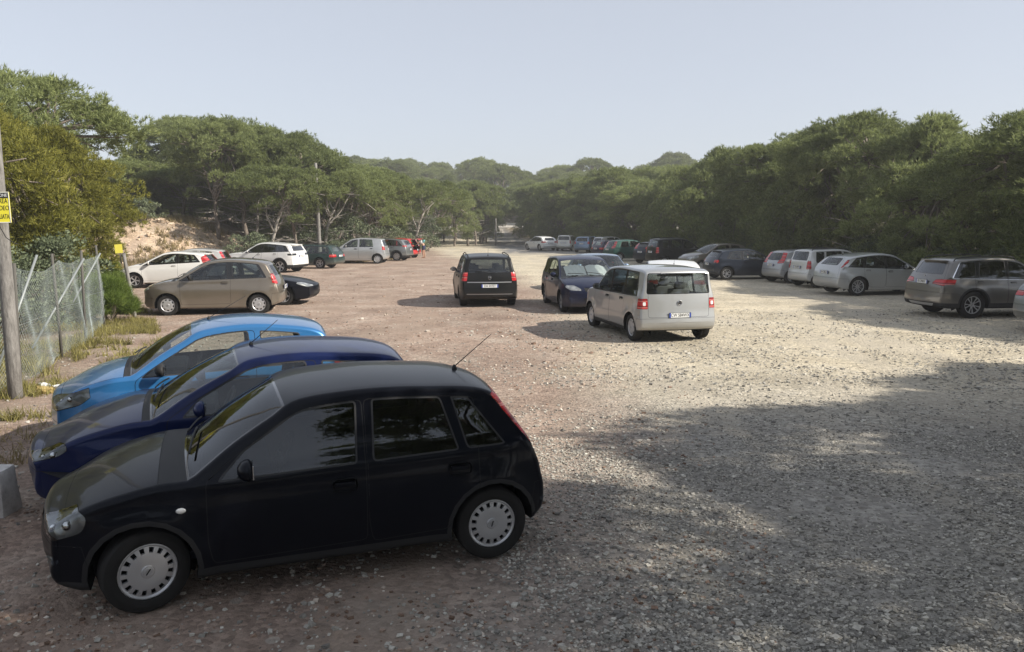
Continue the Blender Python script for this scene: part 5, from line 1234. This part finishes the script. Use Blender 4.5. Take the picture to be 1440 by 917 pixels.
# --- centre, far: rising ground beyond the road
for row, (yy, x0, x1, st) in enumerate([(132, -34, -5, 6.), (132, 5, 30, 6.), (142, -60, -5, 5.5), (142, 5, 50, 5.5), (162, -70, 70, 4.6), (166, -70, 70, 7), (182, -76, 78, 9.), (205, -85, 90, 10)]):
    x = x0
    while x < x1:
        s = rt.uniform(.95, 1.25) * (1 + .12 * (row > 4)); m = rt.choice(D if row in (2, 3, 4) else U)
        put_tree(TR, m, x + rt.uniform(-1.5, 1.5), yy + rt.uniform(-4, 4), s, rt.uniform(0, 6.28), 'distant pine ' + ('left of' if x < -6 else 'right of' if x > 8 else 'straight beyond') + ' the road end, ' + ('among the first trees past the lot' if row < 4 else 'in the thick belt behind the crossing road' if row < 6 else 'its crown on the far skyline'), 'tree', 'distant pines beyond the road', s * rt.uniform(.9, 1.06)); x += st * rt.uniform(.85, 1.15)
# --- right row, behind the parked cars
RB = [(22.0, 18.8), (21.2, 24.), (20.4, 30), (19.4, 37), (18.4, 44), (17.6, 51), (16.6, 58), (15.2, 66), (13.8, 75), (11.8, 85), (8.5, 95), (5.6, 105), (4.6, 122)]
for i, (x, y) in enumerate(along(RB, 3.9, rt)):
    m = D[i % 3] if i % 3 else U[i % 4]; s = rt.uniform(.98, 1.12); nr_ = max(0, min(1, (y - 22) / 25)); hz_ = .76 + .10 * nr_ + (.06 if m in D else 0)
    put_tree(TR, m, x - 1.2 + rt.uniform(-.5, .9), y, s, rt.uniform(0, 6.28), near(NEAR_R, 'dark bushy pine' if m in D else 'umbrella pine', x, y), 'tree', 'pines along the right forest edge', s * hz_ * rt.uniform(.95, 1.05))
for off, st in ((5.5, 5.0), (12, 7)):
    for x, y in along([(22.5 + off, 20), (20.4 + off, 34), (18.4 + off, 48), (16.5 + off, 62), (12.5 + off, 82), (5 + off, 106), (3.5 + off, 125)], st, rt):
        s = rt.uniform(1.0, 1.18); put_tree(TR, rt.choice(U if off > 6 else U + D), x, y, s, rt.uniform(0, 6.28), near(NEAR_R, 'inner forest pine' if off < 6 else 'innermost forest pine', x, y), 'tree', 'pines deep in the right forest', s * (.72 + .17 * max(0, min(1, (y - 20) / 35))))
for i, (x, y) in enumerate(along([(20.0, 21), (18.6, 30), (17.3, 40), (15.9, 52), (14.2, 64), (12.2, 78), (9.0, 90), (4.6, 101)], 3.2, rt)):
    put_tree('mastic_shrub', SH[i % 3], x + rt.uniform(-.3, .8), y, rt.uniform(.75, 1.1), rt.uniform(0, 6), near(NEAR_R, 'dark shrub', x, y), 'shrub', 'shrubs under the right tree row', parts=('foliage', 'stem'))
# --- trees beside and behind the camera that shade the foreground
DN = [pine('umbrella', 51, 4.6, 8.2, nclump=150, per=70), pine('umbrella', 52, 4.4, 8.6, nclump=140, per=70)]
for x, y, m, s, sz in [(6.2, 1.2, DN[0], 1.0, 1.12), (9.9, .2, DN[1], 1.0, 1.0), (15.6, 4.9, DN[1], 1.0, 1.0), (18.4, 7.4, DN[0], 1.0, .98), (9.5, -5.0, DN[0], 1.0, 1.0), (16.5, -1.5, U[2], 1.1, 1.05),
        (-7, -17, D[0], 1.1, .85), (-1.5, -19, D[1], 1.2, .95), (5, -17, D[2], 1.2, .8), (10.5, -15, D[0], 1.2, .9), (-13, -14, D[1], 1.2, .9), (16, -12, D[2], 1.2, .9), (2, -22, U[1], 1.1, .95), (-19, -8, D[2], 1.2, .9)]:
    put_tree(TR, m, x, y, s, rt.uniform(0, 6.28), 'pine standing beside the viewpoint that shades the foreground', 'tree', 'pines shading the foreground', sz)

# ------------------------------------------------------------------ fence, poles, signs
M_wire = principled('galvanised_wire', (.27, .31, .30), .6, .3)
M_post = principled('dark_fence_post', (.09, .085, .075), .85)
M_steel = principled('galvanised_brace', (.27, .29, .29), .55, .35)
FP = [(-7.95, 11.1), (-7.85, 12.5), (-8.75, 15.3), (-9.3, 17.2), (-10.2, 19.8)]
fence = empty('wire_fence', (*FP[1], 0)); fx, fy = FP[1]; tag(fence, 'grey-green chain-link fence on thin posts at the left edge', 'fence')
bm = bmesh.new(); FH = 1.85
run = [(-8.4, 9.2)] + FP; total = 0; segs = []
for a, b in zip(run, run[1:]): segs.append((total, a, b)); total += math.dist(a, b)
def fpt(u, z):
    for st, a, b in segs[::-1]:
        if u >= st: 
            t = (u - st) / math.dist(a, b); x, y = a[0] + (b[0] - a[0]) * t, a[1] + (b[1] - a[1]) * t; break
    sag = .05 * math.sin(math.pi * min(max(t, 0), 1)); zz = z * (1 - sag * z / FH) + .04 * math.sin(u * 2.1) * z / FH
    bul = .05 * math.sin(u * 1.7 + z * 2.4) + .02 * math.sin(u * 5 + z)
    return Vector((x + bul - fx, y + bul * .4 - fy, max(zz, .01)))
Vw = []; Fw = []
def wire(q, r=.0017):
    for a, b in zip(q, q[1:]):
        d = (b - a).normalized(); s1 = d.cross(Vector((.3, .9, .2))).normalized() * r; s2 = d.cross(s1).normalized() * r; k = len(Vw)
        for p in (a, b):
            for o_ in (s1, -s1 * .5 + s2 * .87, -s1 * .5 - s2 * .87): Vw.append(tuple(p + o_))
        for j in range(3): Fw.append((k + j, k + (j + 1) % 3, k + 3 + (j + 1) % 3, k + 3 + j))
pitch = .08
n_ = int((total + FH) / pitch)
for i in range(n_):
    for sg in (1, -1):
        q = []
        u0 = i * pitch - (FH if sg > 0 else 0)
        for k in range(9):
            z = FH * k / 8; u = u0 + z if sg > 0 else u0 - z
            if sg < 0: u = i * pitch - z
            else: u = i * pitch - FH + z
            if 0 <= u <= total: q.append(fpt(u, z))
        if len(q) > 1: wire(q)
for z in (.05, .95, FH):
    wire([fpt(total * k / 60, z) for k in range(61)], .003)
o = obj('wire_mesh', mesh_np('wire_mesh', Vw, Fw, M_wire), fence)
for i, (x, y) in enumerate(FP):
    b = bmesh.new(); ln = (.02, -.05, .06, -.03, .10)[i]; hh = (1.95, 1.95, 2.0, 2.0, 2.05)[i]
    add_tube(b, [(x - fx, y - fy, -.2), (x - fx - ln * .5, y - fy, hh * .5), (x - fx - ln, y - fy, hh)], .026, 6); obj('post', b, fence, M_post)
for (a, c) in (((-8.05, 12.2, .2), (-7.85, 13.2, 2.05)), ((-9.2, 15.1, .2), (-8.9, 16.6, 1.85)), ((-10.9, 19.0, .1), (-10.2, 19.8, 1.85))):
    b = bmesh.new(); add_tube(b, [(a[0] - fx, a[1] - fy, a[2]), (c[0] - fx, c[1] - fy, c[2])], .022, 6); obj('brace', b, fence, M_steel)
# utility pole at the left edge with the notice on it
def pole(name, x, y, h, r0, r1, lean, label, wires=()):
    b = bmesh.new(); z0 = H(x, y); add_tube(b, [(0, 0, -.3)] + [(lean[0] * k / 8, lean[1] * k / 8, h * k / 8) for k in range(1, 9)], [r0 - (r0 - r1) * k / 8 for k in range(9)], 14)
    add_box(b, (lean[0], lean[1], h + .01), (r1 * 1.7, r1 * 1.7, .03), bev=.005)
    o = obj(name, b, None, M_wood); o.location = (x, y, z0); tag(o, label, 'pole'); return o
pole('utility_pole', -7.335, 11.55, 6.2, .10, .08, (-.06, .05), 'thick grey wooden pole at the left edge carrying the yellow notice')
pole('wooden_pole', -12.6, 52.5, 6.5, .13, .09, (-.12, 0), 'tall slim wooden pole between the dark green estate and the pines')
pole('wooden_pole', -2.0, 99, 3.3, .10, .08, (0, 0), 'short far pole left of the road near the crossing')
pole('wooden_pole', 3.4, 128, 6.5, .13, .1, (.1, 0), 'thin distant pole among the trunks beyond the white hatchback on the road')
M_yel = principled('notice_yellow', (.80, .72, .05), .5)
s_ = empty('warning_sign', (-7.235, 11.36, 2.79)); s_.rotation_euler = (0, R_(-1), R_(6)); tag(s_, 'yellow video surveillance notice with black heading fixed to the left utility pole', 'sign')
b = bmesh.new(); add_box(b, (0, -.06, 0), (.35, .012, .43), bev=.004); obj('panel', b, s_, M_yel)
b = bmesh.new(); add_box(b, (0, -.069, .165), (.33, .003, .07)); obj('heading_band', b, s_, M_ink)
b = bmesh.new(); 
for dx, dz, sx, sz in ((0, .209, .35, .010), (0, -.209, .35, .010), (-.170, 0, .010, .43), (.170, 0, .010, .43)): add_box(b, (dx, -.0685, dz), (sx, .003, sz))
obj('border', b, s_, M_platew)
text('lettering', 'ATTENZIONE', .062, M_platew, s_, (0, -.0715, .165), (R_(90), 0, 0), sx=.80)
for tx, zz, xx in (('AREA', .085, .07), ('VIDEO', -.012, .07), ('SORVEGLIATA', -.13, 0)): text('lettering', tx, .092, M_ink, s_, (xx, -.067, zz), (R_(90), 0, 0), sx=.70 if tx[0] != 'S' else .53)
b = bmesh.new(); add_lathe(b, [(.052, -.067), (.050, -.0715), (.001, -.0715)], 24, 'y', org=(-.105, 0, .05)); obj('camera_symbol', b, s_, principled('symbol_grey', (.55, .56, .58), .5))
b = bmesh.new(); add_box(b, (-.11, -.074, .055), (.055, .003, .025), Matrix.Rotation(.3, 3, 'Y')); add_box(b, (-.09, -.074, .025), (.01, .003, .035)); obj('camera_symbol', b, s_, M_ink)
b = bmesh.new(); add_tube(b, [(.0, -.06, -.24), (.1, -.10, -.42), (.22, -.14, -.50), (.27, -.12, -.52)], .006, 5); obj('bent_wire', b, s_, M_trim)
post2 = pole('notice_post', -10.42, 21.9, 1.75, .05, .045, (-.22, 0), 'thin dark leaning post with a small yellow notice by the green bushes')
s2 = empty('warning_sign', (-10.72, 21.8, 1.90)); s2.rotation_euler = (0, R_(-4), R_(20)); tag(s2, 'small yellow notice on a thin leaning post among the green bushes', 'sign')
b = bmesh.new(); add_box(b, (0, -.03, 0), (.19, .01, .24), bev=.003); obj('panel', b, s2, principled('faded_yellow', (.60, .53, .07), .6))
b = bmesh.new(); add_tube(b, [(.02, 0, -.4), (.02, -.01, .1)], .018, 6); obj('bracket', b, s2, M_post)
# concrete block at the lower left
b = bmesh.new(); add_box(b, (0, 0, .14), (1.5, .26, .68), bev=.03)
bmesh.ops.subdivide_edges(b, edges=b.edges[:], cuts=3, use_grid_fill=True)
for v in b.verts: v.co += Vector((noise.noise(v.co * 3), noise.noise(v.co * 3 + Vector((9, 0, 0))), noise.noise(v.co * 4))) * .035
mcon = bpy.data.materials.new('old_concrete'); mcon.use_nodes = True; t_ = mcon.node_tree; tc_ = nd(t_, 'ShaderNodeTexCoord'); n1 = noi(t_, tc_.outputs['Object'], 5, 8, .7)
t_.links.new(ramp(t_, n1, [(.3, (.34, .32, .30)), (.5, (.56, .54, .51)), (.7, (.68, .66, .63))]), t_.nodes['Principled BSDF'].inputs['Base Color']); t_.nodes['Principled BSDF'].inputs['Roughness'].default_value = .95
bp_ = nd(t_, 'ShaderNodeBump'); bp_.inputs['Distance'].default_value = .02; t_.links.new(n1, bp_.inputs['Height']); t_.links.new(bp_.outputs[0], t_.nodes['Principled BSDF'].inputs['Normal'])
o = smooth(obj('concrete_block', b, None, mcon).data, 40); o = bpy.data.objects['concrete_block']; o.location = (-5.185, 6.78, -.06); o.rotation_euler = (0, 0, R_(2)); tag(o, 'rough pale concrete block at the lower left edge', 'block')
# litter by the fence
for i, (x, y, rz, m, lb) in enumerate([(-7.1, 11.9, .4, principled('brown_paper', (.35, .26, .10), .8), 'crumpled brown paper scrap in the weeds'), (-6.95, 12.05, 1.2, M_platew, 'crumpled white carton lying in the weeds nearest the blue hatchback'), (-7.3, 12.2, 2.2, M_platew, 'flat white packet in the weeds further from the blue hatchback')]):
    b = bmesh.new(); add_box(b, (0, 0, .05), (.22, .12, .08), bev=.012); bmesh.ops.subdivide_edges(b, edges=b.edges[:], cuts=1)
    for v in b.verts: v.co += Vector((random.uniform(-1, 1), random.uniform(-1, 1), random.uniform(-1, 1))) * .018
    o = obj('litter', b, None, m); o.location = (x, y, 0); o.rotation_euler = (.2, .1, rz); tag(o, lb, 'litter')

# silver sunshades behind the navy minivan's windscreen
def car_world(root, p): return Matrix.LocRotScale(root.location, root.rotation_euler, root.scale) @ Vector(p)
pC, pH = mS.pts[mS.tags['C']], mS.pts[mS.tags['H']]
for k, (y0, y1, lb) in enumerate([(.04, .66, 'crumpled silver sunshade behind the left half of the dark blue minivan windscreen'), (-.62, .0, 'bright silver sunshade behind the right half of the dark blue minivan windscreen')]):
    b = bmesh.new(); NX, NY = 14, 12; gr = []
    for i in range(NX + 1):
        row = []
        for j in range(NY + 1):
            u, v = i / NX, j / NY; y = y0 + (y1 - y0) * u; q = .16 + .62 * v - (.10 * (u * 2 - 1)**2 * v)
            s = pC[0] + (pH[0] - pC[0]) * q + .09 + .03 * abs(y); z = pC[1] + (pH[1] - pC[1]) * q - .05 - .04 * abs(y)
            row.append(b.verts.new((mS.xo - s - .012 * math.sin(9 * u + 3 * k) * math.sin(7 * v), y, z + .008 * math.sin(13 * u * (k + 1) + v * 5))))
        gr.append(row)
    for i in range(NX):
        for j in range(NY): b.faces.new((gr[i][j], gr[i + 1][j], gr[i + 1][j + 1], gr[i][j + 1])).smooth = True
    M_ = Matrix.LocRotScale(cm.location, cm.rotation_euler, cm.scale)
    b.transform(M_); o = obj('sunshade', b, None, M_shade); tag(o, lb, 'sunshade')
    c_ = sum((v.co for v in o.data.vertices), Vector()) / len(o.data.vertices); o.data.transform(Matrix.Translation(-c_)); o.location = c_

# ------------------------------------------------------------------ person at the red hatchback
def skin(name, joints, edges, mats, root=0, sub=2, parent=None):
    b = bmesh.new(); L = b.verts.layers.skin.verify(); vs = []
    for i, (p, r) in enumerate(joints):
        v = b.verts.new(p); v[L].radius = (r, r) if not isinstance(r, tuple) else r; v[L].use_root = (i == root); vs.append(v)
    for a, c in edges: b.edges.new((vs[a], vs[c]))
    me = bpy.data.meshes.new(name); b.to_mesh(me); b.free(); o = bpy.data.objects.new(name, me); COL.objects.link(o)
    m = o.modifiers.new('s', 'SKIN'); m.use_smooth_shade = True; m2 = o.modifiers.new('u', 'SUBSURF'); m2.levels = m2.render_levels = sub
    dg = bpy.context.evaluated_depsgraph_get(); nm = bpy.data.meshes.new_from_object(o.evaluated_get(dg)); bpy.data.objects.remove(o)
    nm.materials.clear(); return obj(name, nm, parent, mats)
M_skin = principled('skin', (.42, .24, .16), .6); M_navy = principled('navy_cloth', (.02, .025, .07), .9); M_teal = principled('teal_cloth', (.12, .35, .38), .9); M_hair = principled('dark_hair', (.02, .014, .01), .7); M_wh = principled('white_cloth', (.7, .68, .68), .9)
px_, py_ = -6.75, 61.2
per = empty('person', (px_, py_, 0), R_(172)); tag(per, 'person in dark shorts and pale top bending into the red hatchback', 'person')
# standing, leaning forward from the hips (local +x is forward)
J = [((0, 0, .92), .13), ((.06, 0, 1.06), .125), ((.20, 0, 1.24), .14), ((.33, 0, 1.36), .12), ((.42, 0, 1.43), .055), ((.50, 0, 1.49), .09), ((.54, 0, 1.57), .085),
     ((0, .10, .86), .10), ((.05, .11, .48), .062), ((0, .11, .10), .042), ((.10, .12, .04), .038), ((.20, .125, .03), .022),
     ((0, -.10, .86), .10), ((.0, -.11, .48), .062), ((-.06, -.11, .10), .042), ((.04, -.12, .04), .038), ((.14, -.125, .03), .022),
     ((.31, .17, 1.34), .06), ((.42, .21, 1.12), .042), ((.58, .17, .98), .03), ((.64, .16, .95), .032),
     ((.31, -.17, 1.34), .06), ((.45, -.21, 1.14), .042), ((.62, -.16, 1.04), .03), ((.68, -.15, 1.02), .032)]
Ed = [(0, 1), (1, 2), (2, 3), (3, 4), (4, 5), (5, 6), (0, 7), (7, 8), (8, 9), (9, 10), (10, 11), (0, 12), (12, 13), (13, 14), (14, 15), (15, 16), (3, 17), (17, 18), (18, 19), (19, 20), (3, 21), (21, 22), (22, 23), (23, 24)]
for hx, hy, hz, sg in ((.64, .16, .95, 1), (.68, -.15, 1.02, -1)):
    base = 20 if sg > 0 else 24
    for f in range(4):
        k = len(J); yy = hy + (f - 1.5) * .019; ln = (.07, .08, .075, .06)[f]; J += [((hx + .04, yy, hz - .01), .0085), ((hx + .04 + ln * .6, yy, hz - .03), .008), ((hx + .04 + ln * .8, yy, hz - .055), .007)]; Ed += [(base, k), (k, k + 1), (k + 1, k + 2)]
    k = len(J); J += [((hx + .01, hy - sg * .035, hz - .02), .010), ((hx + .04, hy - sg * .05, hz - .04), .008)]; Ed += [(base, k), (k, k + 1)]
skin('body', J, Ed, M_skin, 0, 2, per)
skin('top', [((.05, 0, 1.04), .145), ((.20, 0, 1.24), .158), ((.32, 0, 1.36), .135), ((.31, .16, 1.34), .075), ((.36, .20, 1.24), .06), ((.31, -.16, 1.34), .075), ((.37, -.20, 1.24), .06)], [(0, 1), (1, 2), (2, 3), (3, 4), (2, 5), (5, 6)], M_wh, 0, 2, per)
skin('shorts', [((0, 0, .93), .15), ((0, 0, 1.02), .14), ((0, .10, .85), .115), ((.035, .11, .60), .09), ((0, -.10, .85), .115), ((.0, -.11, .60), .09)], [(1, 0), (0, 2), (2, 3), (0, 4), (4, 5)], M_navy, 0, 2, per)
skin('hair', [((.47, 0, 1.60), .085), ((.53, 0, 1.63), .075), ((.42, 0, 1.52), .06)], [(0, 1), (0, 2)], M_hair, 0, 2, per)
b = bmesh.new(); add_box(b, (0, 0, 0), (.15, .22, .26), bev=.045); o = obj('backpack', b, None, M_teal); smooth(o.data, 60); o.location = (px_ - .02, py_, 1.27); o.rotation_euler = (0, R_(-35), R_(172)); tag(o, 'small teal bag on the back of the bending person', 'bag')

# ------------------------------------------------------------------ loose stones, rubble, grass
def stones(name, P_, size, mats, g, squash=.6):
    n = len(P_); base = np.array([[sx, sy, sz] for sx in (-1, 1) for sy in (-1, 1) for sz in (-1, 1)], float) * .58
    V = base[None] * (1 + g.uniform(-.35, .35, (n, 8, 3))); ang = g.uniform(0, 6.28, n); ti = g.uniform(-.6, .6, n)
    V = V * size[:, None, None] * np.stack([g.uniform(.8, 1.3, n), g.uniform(.7, 1.1, n), g.uniform(.45, .8, n) * squash / .6], 1)[:, None]
    x, y, z = V[..., 0].copy(), V[..., 1].copy(), V[..., 2].copy(); y, z = y * np.cos(ti)[:, None] - z * np.sin(ti)[:, None], y * np.sin(ti)[:, None] + z * np.cos(ti)[:, None]
    V = np.stack([x * np.cos(ang)[:, None] - y * np.sin(ang)[:, None], x * np.sin(ang)[:, None] + y * np.cos(ang)[:, None], z], -1)
    V += P_[:, None, :]; Fq = np.array([(0, 1, 3, 2), (4, 6, 7, 5), (0, 4, 5, 1), (2, 3, 7, 6), (0, 2, 6, 4), (1, 5, 7, 3)])
    F_ = (Fq[None] + np.arange(n)[:, None, None] * 8).reshape(-1, 4); return mesh_np(name, V.reshape(-1, 3), F_, mats)
def stone_mat(name, stops):
    m = bpy.data.materials.new(name); m.use_nodes = True; t = m.node_tree; geo = nd(t, 'ShaderNodeNewGeometry'); n = noi(t, geo.outputs['Position'], 60, 3, .6)
    c = mixc(t, 1., ramp(t, geo.outputs['Random Per Island'], stops), ramp(t, n, [(.3, g3(.8)), (.7, g3(1.15))]), 'MULTIPLY')
    t.links.new(c, t.nodes['Principled BSDF'].inputs['Base Color']); t.nodes['Principled BSDF'].inputs['Roughness'].default_value = .9; t.nodes['Principled BSDF'].inputs['Specular IOR Level'].default_value = .25; return m
M_st = stone_mat('grey_gravel', [(0, (.16, .15, .135)), (.35, (.30, .285, .25)), (.7, (.40, .375, .33)), (1, (.58, .55, .48))])
M_st2 = stone_mat('brown_gravel', [(0, (.13, .085, .06)), (.4, (.28, .19, .14)), (.75, (.42, .33, .26)), (1, (.68, .62, .54))])
M_st3 = stone_mat('pale_rubble', [(0, (.40, .29, .20)), (.5, (.57, .45, .33)), (1, (.70, .60, .48))])
g = np.random.default_rng(3)
def field(n, ymin, ymax, power, xr):
    u = g.uniform(0, 1, n); y = ymin * (ymax / ymin)**(u**power); x = g.uniform(-1, 1, n) * .72 * y + 0; return x, y
def vnoise(x, y, f, o=0): return np.array([noise.noise((a * f + o, b_ * f, 0)) for a, b_ in zip(x, y)])
x, y = field(105000, 3.0, 24, 1.15, 0); nz = vnoise(x, y, .55) + .5 * vnoise(x, y, 1.7, 5)
right = 1 / (1 + np.exp(-(x - .3 - 2.0 * vnoise(x, y, .3, 9)) * 1.3)); keep = g.uniform(0, 1, len(x)) < (.10 + .95 * right) * np.clip(.62 + 1.5 * nz, .10, 1)
x, y = x[keep], y[keep]; sz = np.clip(g.lognormal(-4.35, .42, len(x)), .006, .035) * np.where(y > 12, 1.25, 1.0)
x2 = g.uniform(-.5, 6.5, 70000); y2 = g.uniform(2.9, 9.5, 70000); n2 = vnoise(x2, y2, .8, 6); k2 = (x2 < y2 * .74) & (x2 > -.2 + .4 * (6 - y2)) & (g.uniform(0, 1, 70000) < np.clip(.55 + 1.5 * n2, .08, 1)); x = np.concatenate([x, x2[k2]]); y = np.concatenate([y, y2[k2]]); sz = np.concatenate([sz, np.clip(g.lognormal(-4.55, .35, k2.sum()), .006, .022)])
tag(obj('gravel', stones('gravel', np.stack([x, y, hgt(x, y) + sz * .15], 1), sz, M_st, g)), 'loose grey gravel spread over the foreground and the pale track', None, None, 'stuff')
x, y = field(26000, 4.0, 45, .9, 0); keep = (g.uniform(0, 1, len(x)) < np.clip(.5 + 1.4 * vnoise(x, y, .8, 3), .05, 1)) & (x < 2.2 + 1.5 * vnoise(x, y, .3, 9)) & (x > -.28 * y - 2.5)
x, y = x[keep], y[keep]; sz = np.clip(g.lognormal(-4.4, .5, len(x)), .006, np.where(y < 10, .026, .055)) * np.where(y > 14, 1.5, 1.0)
tag(obj('gravel', stones('gravel', np.stack([x, y, hgt(x, y) + sz * .1], 1), sz, M_st2, g)), 'brown and whitish stones scattered over the reddish earth', None, None, 'stuff')
n = 5200; x = g.uniform(-34, -15, n); y = g.uniform(44.5, 56, n); zz = hgt(x, y); keep = (zz > .25) & (g.uniform(0, 1, n) < np.clip(.45 + 1.6 * vnoise(x, y, .35, 2), .03, 1)); x, y = x[keep], y[keep]; sz = np.clip(g.lognormal(-2.7, .5, len(x)), .03, .28)
tag(obj('rubble', stones('rubble', np.stack([x, y, hgt(x, y) + sz * .1], 1), sz, M_st3, g)), 'pale rubble and stones on the face of the earth bank', None, None, 'stuff')
def blades(name, x, y, hl, wd, mat, per, label):
    n = len(x) * per; X_ = np.repeat(x, per) + g.normal(size=n) * .06; Y_ = np.repeat(y, per) + g.normal(size=n) * .06; P0 = np.stack([X_, Y_, hgt(X_, Y_) - .01], 1)
    q = unit(g.normal(size=(n, 3)) * [.45, .45, .2] + [0, 0, 1]); s = unit(np.cross(q, g.normal(size=(n, 3)))); L = g.uniform(*hl, n)[:, None]; W = g.uniform(*wd, n)[:, None]
    V = np.stack([P0 - s * W, P0 + s * W, P0 + q * L], 1).reshape(-1, 3); o = obj(name, tri_mesh(name, V, mat)); tag(o, label, None, None, 'stuff'); return o
def scat(n, poly_f, dens):
    xs_, ys_ = poly_f(n); k = g.uniform(0, 1, n) < dens(xs_, ys_); return xs_[k], ys_[k]
lf = lambda n: (lambda y: (-.50 * y - g.uniform(-1.6, 4.2, n) * 1.0 - .6, y))(g.uniform(9.0, 24, n))
x, y = scat(4200, lf, lambda a, b: np.clip(.35 + 1.8 * vnoise(a, b, .7, 1), .02, 1))
k = ~((x > -7.0) & (y < 10.2)); x, y = x[k], y[k]
blades('weeds', x, y, (.05, .24), (.005, .012), M_weed, 22, 'yellow-green weeds along the foot of the wire fence')
lf2 = lambda n: (g.uniform(-6.6, -3.4, n), g.uniform(4.5, 10.6, n))
x, y = scat(1500, lf2, lambda a, b: np.clip(.25 + 1.8 * vnoise(a, b, .9, 4), .0, 1) * (a < -3.9 - (b - 5) * .42))
blades('dry_grass', x, y, (.04, .17), (.003, .008), M_dry, 14, 'short dry grass between the concrete block and the parked hatchbacks')
lf3 = lambda n: (g.uniform(-30, -8.0, n), g.uniform(44, 78, n))
x, y = scat(9000, lf3, lambda a, b: np.clip(.15 + 1.9 * vnoise(a, b, .30, 8), .0, 1) * (a < -8.6 - np.clip(56 - b, 0, 20) * .75))
blades('dry_grass', x, y, (.15, .55), (.012, .03), M_dry, 12, 'straw-coloured dry grass at the foot of the left tree line and bank')

# ------------------------------------------------------------------ air
bm = bmesh.new(); add_box(bm, (0, 350, 11), (1100, 900, 30))
hz = bpy.data.materials.new('haze'); hz.use_nodes = True; t_ = hz.node_tree; t_.nodes.clear(); o_ = nd(t_, 'ShaderNodeOutputMaterial'); pv = nd(t_, 'ShaderNodeVolumePrincipled')
pv.inputs['Color'].default_value = (.92, .92, .92, 1); pv.inputs['Density'].default_value = .0011; pv.inputs['Anisotropy'].default_value = .2; t_.links.new(pv.outputs[0], o_.inputs['Volume'])
o = obj('haze', bm, None, hz); tag(o, 'thin pale haze in the air', None, None, 'stuff')
